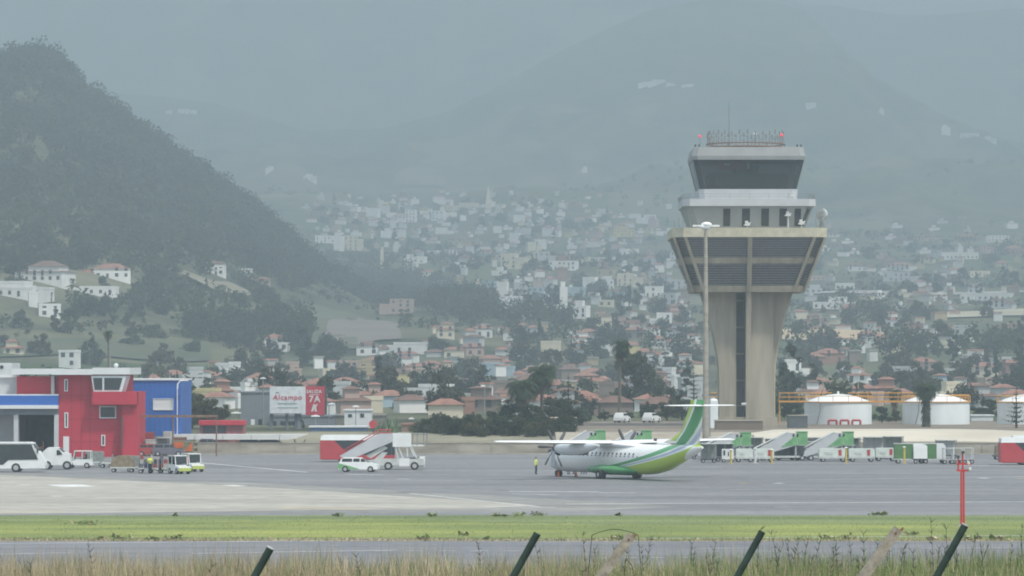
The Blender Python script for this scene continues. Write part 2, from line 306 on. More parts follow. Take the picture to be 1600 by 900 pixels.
# low dark weed tufts along both edges of the strip
def tufts(n):
    vs_ = []
    for k in range(n):
        e = random.random(); y = (y0g+1.2+random.random()*1.5) if e < .62 else (y1g-random.random()*2.5 if e < .85 else random.uniform(y0g+3, y1g))
        x = random.uniform(-56, 56); s = random.uniform(.1, .5); q = int(30+70*s)
        c = rng.normal(size=(q, 3))*[s*.8, s*.5, .12*s]; c[:, 2] = np.abs(c[:, 2])*1.6
        for p in c:
            d = rng.normal(size=(3, 3))*.12; d[:, 2] = np.abs(d[:, 2]); vs_.append(d+p+[x, y, 0])
    me_ = fast_mesh('weeds', np.array(vs_).reshape(-1, 3), 3, [g_olive, g_dark, g_dry], rng.choice(3, len(vs_), p=[.6, .12, .28])); o = bpy.data.objects.new('weeds', me_); col.objects.link(o); setp(o, kind='stuff')
tufts(45)
# foreground bank: dry grass on the left, green stalks on the right
def bank_z(x, y): return terrain(x, y)
def dens_x(n):
    return rng.uniform(-19, 19, n)
def fg_mi(x, n):
    g = 1/(1+np.exp(-(x-1.5)/2.5)); r = rng.random(n); return np.where(r < .05, 2, np.where(rng.random(n) < .12+.66*g, 1, 0))
blades('bank_grass', 95000, dens_x, lambda n: rng.uniform(66, 88, n), bank_z, .12, .56, .013, g_dry, .3, mats=[g_dry, g_olive, g_dark], mi=fg_mi)
def mid_x(n):
    x = rng.uniform(-19, 19, n); k = rng.random(n) < .6; x[k] = np.abs(x[k])*.65+3.2; c_ = rng.uniform(-12, 13, 40); j = rng.random(n) < .5; x[j] = rng.choice(c_, j.sum())+rng.normal(size=j.sum())*.35; return x
blades('tall_grass', 12000, mid_x, lambda n: rng.uniform(72, 87, n), bank_z, .4, .84, .014, g_olive, .16, mats=[g_dry, g_olive, g_dark], mi=fg_mi)
# single tall stalks with seed heads and side twigs
SM = MB()
def stalk(x, y, h, ln):
    z0 = float(terrain(x, y)); p = Vector((x, y, z0-.05)); n = 6; pts = [p]
    for k in range(n): pts.append(pts[-1]+Vector((ln*h/n*(k/n)*1.6, random.uniform(-.02, .02), h/n)))
    for k in range(n): SM.tube(pts[k], pts[k+1], .008*(1-k/n*.5), .008*(1-(k+1)/n*.5), 4)
    for k in range(2, n+1):
        for _ in range(3):
            d = Vector((random.uniform(-.09, .09), random.uniform(-.05, .05), random.uniform(.04, .12))); SM.tube(pts[k], pts[k]+d, .006, .003, 3)
for k in range(46):
    x = random.choice([random.uniform(-9, 9), random.uniform(1, 9.6), random.uniform(5, 9.6)]); y = random.uniform(74, 86); stalk(x, y, random.uniform(.5, .86), random.uniform(-.25, .3))
for px, h in ((1458, 1.22), (1480, 1.1), (1350, 1.0), (915, .98), (975, .95), (1183, 1.08), (1595, 1.12), (1255, .9)):
    v = P(px, 880, 80); stalk(v.x, 80, h, random.uniform(-.1, .25))
o = SM.build('weed_stalk_grass', g_dark); setp(o, kind='stuff')
# ------------------------------------------------------------------ fence posts close to the camera
pm_dark = mat('dark_green_post_paint', (.025, .045, .035), .55, .3, 9); pm_conc = mat('weathered_concrete_post', (.3, .27, .22), .9, .25, 14, bump=.3); pm_top = mat('bare_post_cap', (.5, .52, .52), .6); pm_rust = mat('rusty_wire_tie', (.22, .08, .05), .9)
posts = [(3, 868, 'dark', 'dark green fence post at the left edge, only its tip showing', 40), (431, 857, 'dark', 'dark slanting fence post standing apart in the dry grass', 38), (847, 835, 'dark', 'dark slanting fence post just before a pale concrete one', 40), (995, 836, 'conc', 'pale concrete fence post with reddish top below the aircraft tail', 41), (1198, 832, 'dark', 'dark slanting fence post between the two pale concrete ones', 42), (1412, 826, 'conc', 'tall pale concrete fence post between two dark ones', 40), (1516, 821, 'dark', 'dark slanting fence post in front of the red mast', 40)]
for px, py, k, lab, Y in posts:
    top = P(px, py, Y); g = float(terrain(top.x, Y)); t = thing('fence_post', lab, 'fence post', (top.x-1.05, Y, g), 0, 'slanting fence posts along the bank' )
    wd = .036 if k == 'dark' else .049; mb = MB(); m_ = pm_dark if k == 'dark' else pm_conc
    a = Vector((1.05, 0, top.z-g)); kn = a-Vector((math.tan(R(31 if k == 'dark' else 38))*1.15, 0, 1.15)); a = a-Vector((.05, 0, 0))
    if k == 'dark':
        mb.tube((kn.x, 0, -.3), kn, wd, wd, 12); mb.tube(kn, a, wd, wd, 12)
        mb.build('post', m_, t); c = MB(); c.tube(a, a+(a-kn).normalized()*.012, wd*1.04, wd*1.04, 12); c.build('cap', pm_top if px in (431, 1516) else pm_dark, t)
    else:
        d = (a-kn).normalized(); u = Vector((d.z, 0, -d.x)); yv = Vector((0, 1, 0))
        ring = lambda c, s: [c+u*s+yv*s, c-u*s+yv*s, c-u*s-yv*s, c+u*s-yv*s]
        mb.loft([[Vector((kn.x+sx*wd, sy*wd, -.3)) for sx, sy in ((1, 1), (-1, 1), (-1, -1), (1, -1))], ring(kn, wd), ring(a, wd*.92)], 0, False)
        mb.build('post', m_, t); c = MB(); c.tube(a-d*.05-yv*.053, a-d*.05+yv*.053, .01, .012, 6); c.tube(a+u*.03, a+u*.03+d*.035, .014, .008, 6); c.build('wire_tie', pm_rust, t)
w_ = MB(); v0 = P(930, 838, 60); pts = [P(925+k*8, 836-9*math.sin(PI*k/9), 60) for k in range(10)]
for a, b in zip(pts, pts[1:]): w_.tube(a, b, .006, .006, 4)
w_.tube(pts[0], P(918, 905, 60), .007, .006, 4); w_.tube(pts[-1], P(1003, 905, 60), .006, .006, 4)
setp(w_.build('bramble_stem', g_dark), 'thin bramble stem arching over the road before the concrete post', 'bramble')
# ------------------------------------------------------------------ red mast in the grass strip
red = mat('signal_red_paint', (.5, .035, .03), .5, .15, 2); redw = mat('faded_white_paint', (.6, .6, .6), .6)
black = mat('black_rubber', (.025, .025, .028), .8, .3, 6); dgrey = mat('dark_grey_metal', (.07, .075, .08), .55, .2, 4)
v = G(1504, 822.5); t = thing('approach_light_mast', 'red twin-pole mast with a small equipment head in the grass', 'mast', (v.x, v.y, 0))
H_ = Z(735, v.y)
for s in (-1, 1):
    m_ = MB(); m_.tube((s*.085, 0, 0), (s*.08, 0, H_), .075, .065, 10); m_.build('pole', red, t)
m_ = MB(); m_.tube((-.28, 0, H_), (-.28, 0, H_+.8), .05, .05, 8); m_.tube((.02, 0, H_-.1), (.02, 0, H_+1.1), .07, .05, 8); m_.box((0, 0, H_), (.8, .12, .12)); m_.box((.1, 0, H_+.42), (1.0, .1, .1)); m_.build('bracket', red, t)
for x, z in ((-.28, .9), (.05, 1.2), (.42, .5), (.5, .12)):
    m_ = MB(); m_.tube((x, -.12, H_+z), (x, .12, H_+z), .1, .12, 10); m_.build('lamp', dgrey if x < .3 else redw, t)
m_ = MB(); m_.box((0, 0, .06), (.7, .5, .12)); m_.build('base', conc, t)
# ------------------------------------------------------------------ control tower
tw_conc = mat('tower_concrete', (.27, .25, .195), .85, .1, .5, c2=(.4, .365, .29), stretch=(1, 1, .12), bump=.1, detail=8)
tw_dark = mat('tower_recess_shade', (.16, .16, .15), .9, .15, .5); tw_pan = mat('tower_metal_cladding', (.3, .31, .31), .5, .08, .4)  # tw_dark: shade of the recesses painted in as darker concrete
tw_light = mat('tower_parapet_panel', (.5, .52, .53), .5, .06, .5); tw_cream = mat('gallery_slab_concrete', (.46, .44, .32), .8, .1, .8, c2=(.55, .52, .4)); louv = mat('louvre_metal', (.24, .25, .27), .55, .1, 2)
glass = mat('dark_tinted_glass', (.018, .022, .025), .12, .2, .5, spec=.6)
for k in (0,):
    gm = bpy.data.materials.new('cab_glass'); gm.use_nodes = True; b = gm.node_tree.nodes['Principled BSDF']; b.inputs['Base Color'].default_value = (.02, .03, .032, 1); b.inputs['Roughness'].default_value = .1; b.inputs['Alpha'].default_value = .78
TY = 600.0; tc_ = P(1171, 600, TY); TX = tc_.x; tz = lambda py: Z(py, TY); S = TY/F   # metres per pixel there
tower = thing('control_tower', 'tall concrete airport control tower with dark glass cab and louvred gallery', 'control tower', (TX, TY+9.0, tz(668)))
TB = tz(668)
def tl(z): return z-TB
def octo(a, b, z, yo=0.0): return [Vector((x, y+yo, tl(z))) for x, y in ((-b, -a), (b, -a), (a, -b), (a, b), (b, a), (-b, a), (-a, b), (-a, -b))]
def tring(mb, specs, mi=0, caps=True): mb.loft([octo(a*S, b*S, tz(py)) for a, b, py in specs], mi, False, caps)
# gallery slab + bands
m_ = MB(); tring(m_, [(121, 104, 371), (121, 104, 356.5)]); m_.build('gallery_slab', tw_cream, tower)
m_ = MB(); tring(m_, [(103, 88, 412), (107, 91, 402.5)]); tring(m_, [(88, 76, 456), (91, 78, 446)]); m_.build('ring_beam', tw_conc, tower)
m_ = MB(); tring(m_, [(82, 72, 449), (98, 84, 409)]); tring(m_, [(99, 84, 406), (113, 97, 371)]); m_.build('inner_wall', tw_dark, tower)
for (p0, a0, b0), (p1, a1, b1) in (((446, 89, 77), (412, 103, 88)), ((402.5, 105, 90), (371, 117, 101))):
    m_ = MB(); n = 9 if p0 > 420 else 9
    for k in range(n):
        f_ = (k+.5)/n; a = a0+(a1-a0)*f_; b_ = b0+(b1-b0)*f_; py = p0+(p1-p0)*f_
        tring(m_, [(a, b_, py+1.0), (a+1.4, b_+1.4, py-.9)])
    m_.build('louvre', louv, tower)
def fin(name, sp, th, m, xo=None):
    """vertical rib following (halfwidth_x, y_front, py) centre-line points"""
    mb = MB(); rings = []
    for x, y, py in sp: z = tl(tz(py)); rings.append([Vector(((x-th)*S, y*S-.35, z)), Vector(((x+th)*S, y*S-.35, z)), Vector(((x+th)*S, y*S+1.6, z)), Vector(((x-th)*S, y*S+1.6, z))])
    mb.loft(rings, 0, False); return mb.build(name, m, tower)
fin('rib', [(0, -88, 456), (0, -118, 371)], 3.6, tw_conc)
for s in (-1, 1):
    fin('rib', [(s*70, -88, 456), (s*101, -119, 371)], 2.6, tw_conc); fin('rib', [(s*87, -80, 456), (s*118, -107, 371)], 2.0, tw_conc)
# shaft
def shaft_col(x0f, x1f, y0, y1, name, m):
    rings = []
    for py in (668, 640, 600, 575, 560, 540, 520, 500, 485, 470, 456):
        rings.append([Vector((x0f(py)*S, y0*S, tl(tz(py)))), Vector((x1f(py)*S, y0*S, tl(tz(py)))), Vector((x1f(py)*S, y1*S, tl(tz(py)))), Vector((x0f(py)*S, y1*S, tl(tz(py))))])
    mb = MB(); mb.loft(rings, 0, False); return mb.build(name, m, tower)
fl = lambda py: 46+28*(max(0, (585-py)/129))**1.55
shaft_col(lambda p: -fl(p)+1.5, lambda p: -18, -50, 20, 'shaft', tw_conc)
shaft_col(lambda p: 4.5, lambda p: 40, -56, 20, 'shaft', tw_conc)
shaft_col(lambda p: 36, lambda p: fl(p)-4, -40, 0, 'shaft', tw_conc)
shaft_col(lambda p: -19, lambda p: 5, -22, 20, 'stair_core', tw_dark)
shaft_col(lambda p: -4, lambda p: 4.4, -62-24*(max(0, (585-p)/129))**1.7 if False else -62, 10, 'centre_fin', tw_conc) if False else None
mb = MB(); rings = []
for py in (668, 600, 575, 550, 525, 500, 480, 456):
    yy = -62-24*(max(0, (585-py)/129))**1.7; z = tl(tz(py)); rings.append([Vector((-3.6*S, yy*S, z)), Vector((4.2*S, yy*S, z)), Vector((4.2*S, -10*S, z)), Vector((-3.6*S, -10*S, z))])
mb.loft(rings, 0, False); mb.build('centre_fin', tw_conc, tower)
for s in (1, -1):
    mb = MB(); rings = []
    for py in (668, 600, 575, 550, 525, 500, 480, 456):
        z = tl(tz(py)); x = fl(py); rings.append([Vector((s*(x-5)*S, -8*S, z)), Vector((s*x*S, -8*S, z)), Vector((s*x*S, 2*S, z)), Vector((s*(x-5)*S, 2*S, z))])
    mb.loft(rings, 0, False); mb.build('side_fin', tw_cream, tower)
for py in (470, 512, 554, 596, 636): mb = MB(); mb.b2(-18*S, 4*S, -26*S, -22*S, tl(tz(py)), tl(tz(py-3))); mb.build('landing', tw_conc, tower)
# upper storey with window slots
m_ = MB(); tring(m_, [(88, 78, 357), (101, 90, 321)]); m_.build('equipment_storey', tw_pan, tower)
m_ = MB(); tring(m_, [(104, 93, 322), (104, 93, 311)]); m_.build('terrace_slab', tw_light, tower)
for px, wd in ((1136, 11), (1166, 12.5), (1196, 12), (1224, 11.5), (1247, 10), (1263, 6)):
    x = px-1171
    def fr(py): return -(88+13*(357-py)/36)
    if x < 78: pts = [Vector(((x-wd/2)*S, fr(353)*S-.04, tl(tz(353)))), Vector(((x+wd/2)*S, fr(353)*S-.04, tl(tz(353)))), Vector(((x+wd/2)*S, fr(326)*S-.04, tl(tz(326)))), Vector(((x-wd/2)*S, fr(326)*S-.04, tl(tz(326))))]
    else: pts = [Vector((82*S, -87*S, tl(tz(353)))), Vector((86*S, -83*S, tl(tz(353)))), Vector((96*S, -95.5*S, tl(tz(326)))), Vector((91*S, -100*S, tl(tz(326))))]
    mb = MB(); q = [p+Vector((0, .12, 0)) for p in pts]; mb.add(pts+q, [(0, 1, 2, 3), (0, 4, 5, 1), (1, 5, 6, 2), (2, 6, 7, 3), (3, 7, 4, 0)]); mb.build('window', glass, tower)
m_ = MB(); tring(m_, [(76, 68, 312), (78, 70, 294.5)]); m_.build('cab_base', tw_light, tower)
m_ = MB(); tring(m_, [(75.5, 67, 294.5), (87, 78, 248)], caps=False); cg = m_.build('cab_glazing', gm, tower)
m_ = MB(); tring(m_, [(60, 50, 294), (62, 52, 270)]); tring(m_, [(20, 18, 270), (20, 18, 248)]); m_.build('cab_interior', dgrey, tower)
m_ = MB(); m_.box((-28*S, -76*S, tl(tz(257))), (40*S, .2, 13*S)); m_.build('red_cab_panel', red, tower)  # flat red panel just behind the cab glazing
m_ = MB(); m_.box((-34*S, -78.5*S, tl(tz(256))), (8*S, .1, 3*S)); m_.build('white_cab_mark', redw, tower); m_ = MB(); m_.box((0*S, -78.5*S, tl(tz(258))), (4*S, .1, 10*S)); m_.build('white_panel', redw, tower)
for s in range(8):
    a = octo(75.5*S, 67*S, tz(294.5))[s]; b = octo(87*S, 78*S, tz(248))[s]; m_ = MB(); m_.tube(a, b, .06, .06, 5); m_.build('mullion', dgrey, tower)
m_ = MB(); tring(m_, [(88, 80, 249), (89, 81, 243), (86, 78, 229)]); m_.build('cab_roof', tw_pan, tower)
# roof ring, aerials, lamps
rust = mat('rust_red_steel', (.2, .125, .09), .8, .3, 3); steel = mat('grey_steel', (.22, .23, .23), .5, .2, 3)
m_ = MB(); rr = 62*S
for z in (226, 220.5):
    for k in range(24): a0 = 2*PI*k/24; a1 = 2*PI*(k+1)/24; m_.tube((rr*math.cos(a0), rr*math.sin(a0), tl(tz(z))), (rr*math.cos(a1), rr*math.sin(a1), tl(tz(z))), .13 if z > 225 else .09, None, 6)
for k in range(12): a0 = 2*PI*k/12; m_.tube((rr*math.cos(a0), rr*math.sin(a0), tl(tz(229))), (rr*math.cos(a0), rr*math.sin(a0), tl(tz(219))), .06, None, 5)
m_.build('aerial_ring', rust, tower)
for k in range(30):
    a0 = 2*PI*k/30+.1; x, y = (rr*.97*math.cos(a0), rr*.97*math.sin(a0)); top = random.uniform(198, 204); mb = MB()
    mb.tube((x, y, tl(tz(222))), (x+random.uniform(-.1, .1), y, tl(tz(top+9))), .085, .06, 5); mb.tube((x, y, tl(tz(top+7))), (x, y, tl(tz(top))), .13, .1, 5)
    mb.tube((x, y, tl(tz(212))), (x+random.choice([-.4, .4]), y, tl(tz(208))), .06, None, 4); mb.build('aerial', steel, tower)
mb = MB(); mb.tube((-26*S, 0, tl(tz(229))), (-26*S, 0, tl(tz(195))), .14, .1, 7); mb.tube((-26*S, 0, tl(tz(195))), (-26.8*S, 0, tl(tz(153))), .07, .04, 6); mb.build('lightning_mast', steel, tower)
for x, py, r_, mm, nm in ((-73, 208, 2.2, red, 'obstruction_light'), (55, 207, 2.5, red, 'obstruction_light'), (13, 206, 3.2, redw, 'white_globe')):
    mb = MB(); mb.sphere((x*S, -10*S if x < 0 else -28*S, tl(tz(py))), r_*S, 8, 6); o = mb.build(nm, mm, tower)
    if mm is red:
        em = MATS.get('lit_red') or mat('lit_red', (.8, .05, .08), .4); em.node_tree.nodes['Principled BSDF'].inputs['Emission Color'].default_value = (1, .08, .12, 1); em.node_tree.nodes['Principled BSDF'].inputs['Emission Strength'].default_value = .35
        o.data.materials[0] = em
    mb = MB(); mb.tube((x*S, -10*S if x < 0 else -28*S, tl(tz(229))), (x*S, -10*S if x < 0 else -28*S, tl(tz(py+2))), .06, .05, 5); mb.build('light_pole', steel, tower)
for s in (-1, 1):
    x = s*80*S
    for q in (-3, 3): mb = MB(); mb.tube((x+q*S, -70*S, tl(tz(230))), (x+q*S, -70*S, tl(tz(224))), .09, .12, 6); mb.build('roof_bracket', dgrey, tower)
mb = MB()
for z_, a, b_ in ((307, 103, 92), (303, 103, 92)):
    pr = octo(a*S, b_*S, tz(z_))
    for i in range(8): mb.tube(pr[i], pr[(i+1) % 8], .025, None, 4)
pr = octo(103*S, 92*S, tz(311)); 
for i in range(8):
    for k in range(6): p_ = pr[i].lerp(pr[(i+1) % 8], k/6); mb.tube(p_, p_+Vector((0, 0, .8)), .03, None, 4)
mb.build('terrace_railing', steel, tower)
for px in (1055, 1062, 1068, 1074, 1079, 1282, 1276):
    mb = MB(); x = (px-1171)*S; mb.tube((x, -95*S, tl(tz(357))), (x-.1, -95*S, tl(tz(random.uniform(338, 346)))), .05, .035, 5); mb.build('whip_aerial', steel, tower)
# dish and camera units on the gallery
mb = MB(); x = (1286-1171)*S; y = -70*S; z = tl(tz(334)); mb.tube((x-.1, y, z), (x+.25, y+.5, z), 9.5*S, 9.0*S, 20); mb.build('dish_radar', tw_light, tower)
mb = MB(); mb.tube((x, y-.25, z), (x, y, z), 4.5*S, 4.5*S, 14); mb.tube((x, y+.1, tl(tz(357))), (x, y+.1, z), .16, .14, 7); mb.tube((x-.4, y, tl(tz(357))), (x, y, z-.5), .07, None, 5); mb.tube((x+.4, y, tl(tz(357))), (x, y, z-.5), .07, None, 5); mb.build('dish_stand', steel, tower)
for px, py, zz, b in ((1232, 335, -97, 357), (1253, 348, -97, 357), (1239, 304, -92, 311), (1168, 350, -97, 357)):
    mb = MB(); x = (px-1171)*S; mb.tube((x, zz*S, tl(tz(b))), (x, zz*S, tl(tz(py+3))), .1, .08, 6); mb.box((x, zz*S, tl(tz(py+1))), (.75, .5, .3)); mb.box((x-.1, zz*S, tl(tz(py-3))), (.45, .4, .35)); mb.tube((x-.5, zz*S, tl(tz(py+2))), (x+.5, zz*S, tl(tz(py-2))), .1, .1, 6); mb.build('gallery_camera', redw, tower)
mb = MB(); mb.b2(-50*S, 46*S, -58*S, -50*S, 0, tl(tz(652))); mb.b2(-70*S, -30*S, -70*S, -40*S, 0, tl(tz(657))); mb.build('base_block', tw_conc, tower)
mb = MB(); mb.tube((-10*S, -60*S, tl(tz(632))), (-3*S, -62*S, tl(tz(632))), .2, .25, 8); mb.build('wall_lamp', redw, tower)
# ------------------------------------------------------------------ aircraft
def livery(name, base=(.8, .81, .8)):
    m = bpy.data.materials.new(name); m.use_nodes = True; t = m.node_tree; n = t.nodes; b = n['Principled BSDF']
    b.inputs['Roughness'].default_value = .3; b.inputs['Specular IOR Level'].default_value = .5
    c = n.new('ShaderNodeTexCoord').outputs['Object']; s = n.new('ShaderNodeSeparateXYZ'); t.links.new(c, s.inputs[0])
    pts = [(0.0, 4.6), (.75, 3.2), (1.15, .8), (1.55, -2.0), (2.05, -4.9), (2.6, -7.3), (3.2, -9.1), (4.1, -10.6), (5.0, -11.6), (6.0, -12.4), (7.7, -13.3)]
    fc = n.new('ShaderNodeFloatCurve'); cv = fc.mapping.curves[0]
    q = [(z/8, (x+15)/20) for z, x in pts]
    cv.points[0].location = q[0]; cv.points[1].location = (1, q[-1][1])
    for a in q[1:]: cv.points.new(*a)
    fc.mapping.update()
    dv = n.new('ShaderNodeMath'); dv.operation = 'DIVIDE'; dv.inputs[1].default_value = 8; t.links.new(s.outputs['Z'], dv.inputs[0]); t.links.new(dv.outputs[0], fc.inputs['Value'])
    ma = n.new('ShaderNodeMath'); ma.operation = 'MULTIPLY_ADD'; ma.inputs[1].default_value = 20; ma.inputs[2].default_value = -15; t.links.new(fc.outputs[0], ma.inputs[0])
    su = n.new('ShaderNodeMath'); su.operation = 'SUBTRACT'; t.links.new(ma.outputs[0], su.inputs[0]); t.links.new(s.outputs['X'], su.inputs[1])
    mr = n.new('ShaderNodeMapRange'); mr.inputs[1].default_value = -4; mr.inputs[2].default_value = 16; t.links.new(su.outputs[0], mr.inputs[0])
    rp = n.new('ShaderNodeValToRGB'); rp.color_ramp.interpolation = 'CONSTANT'; E = rp.color_ramp.elements
    stops = [(-4, base), (0, (.1, .34, .14)), (1.7, (.66, .74, .66)), (2.2, (.4, .46, .6)), (3.0, (.74, .77, .78)), (3.6, (.42, .58, .08)), (15.5, base)]
    for i, (w_, c_) in enumerate(stops):
        e = E[i] if i < 2 else E.new((w_+4)/20)
        e.position = (w_+4)/20; e.color = (*c_, 1)
    t.links.new(mr.outputs[0], rp.inputs[0])
    # upper fin: extra lime flash ahead of the green band
    ab = n.new('ShaderNodeValToRGB'); ab.color_ramp.interpolation = 'CONSTANT'; E = ab.color_ramp.elements
    for i, (w_, v_) in enumerate(((-4, 0), (-1.35, 1), (-.25, 0))):
        e = E[i] if i < 2 else E.new((w_+4)/20); e.position = (w_+4)/20; e.color = (v_, v_, v_, 1)
    t.links.new(mr.outputs[0], ab.inputs[0])
    gt = n.new('ShaderNodeMath'); gt.operation = 'GREATER_THAN'; gt.inputs[1].default_value = 3.75; t.links.new(s.outputs['Z'], gt.inputs[0])
    mu = n.new('ShaderNodeMath'); mu.operation = 'MULTIPLY'; t.links.new(ab.outputs[0], mu.inputs[0]); t.links.new(gt.outputs[0], mu.inputs[1])
    x = n.new('ShaderNodeMix'); x.data_type = 'RGBA'; x.inputs[7].default_value = (.46, .62, .07, 1); t.links.new(mu.outputs[0], x.inputs[0]); t.links.new(rp.outputs[0], x.inputs[6])
    l1 = n.new('ShaderNodeMath'); l1.operation = 'MULTIPLY_ADD'; l1.inputs[1].default_value = -1.3; l1.inputs[2].default_value = -8.9; t.links.new(s.outputs['Z'], l1.inputs[0])
    l2 = n.new('ShaderNodeMath'); l2.operation = 'LESS_THAN'; t.links.new(s.outputs['X'], l2.inputs[0]); t.links.new(l1.outputs[0], l2.inputs[1])
    l3 = n.new('ShaderNodeMath'); l3.operation = 'LESS_THAN'; l3.inputs[1].default_value = 3.28; t.links.new(s.outputs['Z'], l3.inputs[0])
    l4 = n.new('ShaderNodeMath'); l4.operation = 'MULTIPLY'; t.links.new(l2.outputs[0], l4.inputs[0]); t.links.new(l3.outputs[0], l4.inputs[1])
    x2 = n.new('ShaderNodeMix'); x2.data_type = 'RGBA'; x2.inputs[7].default_value = (*base, 1); t.links.new(l4.outputs[0], x2.inputs[0]); t.links.new(x.outputs[2], x2.inputs[6])
    t.links.new(x2.outputs[2], b.inputs['Base Color']); return m
liv = livery('airline_livery'); awhite = mat('aircraft_white', (.82, .83, .82), .3, .03, .8, spec=.5); agrey = mat('aircraft_grey', (.42, .44, .47), .4, .05, 1)
gv = G(967, 748.0)
HD = PI-R(58.4)          # nose to the left and away
plane = thing('passenger_aircraft', 'white twin-propeller airliner with green striped tail parked on the apron', 'aircraft', (gv.x, gv.y, 0), HD)
# fuselage rings: x, centre z, half height, half width
DZ = .35
FR = [(12.55, 1.82, .05, .05), (12.4, 1.84, .28, .27), (12.0, 1.9, .58, .56), (11.4, 2.0, .9, .88), (10.7, 2.12, 1.16, 1.12), (10.0, 2.22, 1.32, 1.3), (9.2, 2.27, 1.42, 1.41), (7, 2.28, 1.43, 1.43), (3, 2.28, 1.43, 1.43), (-1, 2.28, 1.43, 1.43), (-5, 2.28, 1.43, 1.43), (-6.5, 2.32, 1.38, 1.38), (-8.5, 2.5, 1.2, 1.22), (-10.5, 2.78, .9, .95), (-12.3, 3.02, .58, .62), (-13.6, 3.17, .32, .34), (-14.2, 3.22, .1, .12)]
FR = [(x, z-DZ*min(1, max(0, (x+14.5)/6)), h, w_) for x, z, h, w_ in FR]
mb = MB(); mb.loft([[Vector((x, w_*math.sin(2*PI*i/28), z+h*math.cos(2*PI*i/28))) for i in range(28)] for x, z, h, w_ in FR]); mb.build('fuselage', liv, plane)
mb = MB(); mb.loft([[Vector((x, w_*math.sin(2*PI*i/20), z+h*math.cos(2*PI*i/20))) for i in range(20)] for x, z, h, w_ in ((4.6, .8, .1, .6), (3.2, .85, .42, 1.5), (1.4, .9, .55, 2.02), (-1.8, .9, .55, 2.02), (-3.2, .9, .44, 1.6), (-5, .8, .1, .6))]); mb.build('gear_fairing', mat('livery_green', (.09, .3, .12), .35, .1, .5), plane)
mb = MB(); mb.loft([[Vector((x, w_*math.sin(2*PI*i/20), z+h*math.cos(2*PI*i/20))) for i in range(20)] for x, z, h, w_ in ((3.6, 3.1, .1, .5), (2.2, 3.25, .32, 1.25), (-1.4, 3.27, .34, 1.3), (-3.8, 3.15, .2, .8), (-5.2, 3.1, .05, .3))]); mb.build('wing_fairing', awhite, plane)
def foil(c, xle, y, z, tk=.15): return [Vector((xle-c*a, y, z+c*tk*b)) for a, b in ((0, 0), (.03, .3), (.15, .55), (.35, .65), (.65, .45), (1, .03), (1, -.03), (.65, -.2), (.35, -.32), (.12, -.28))]
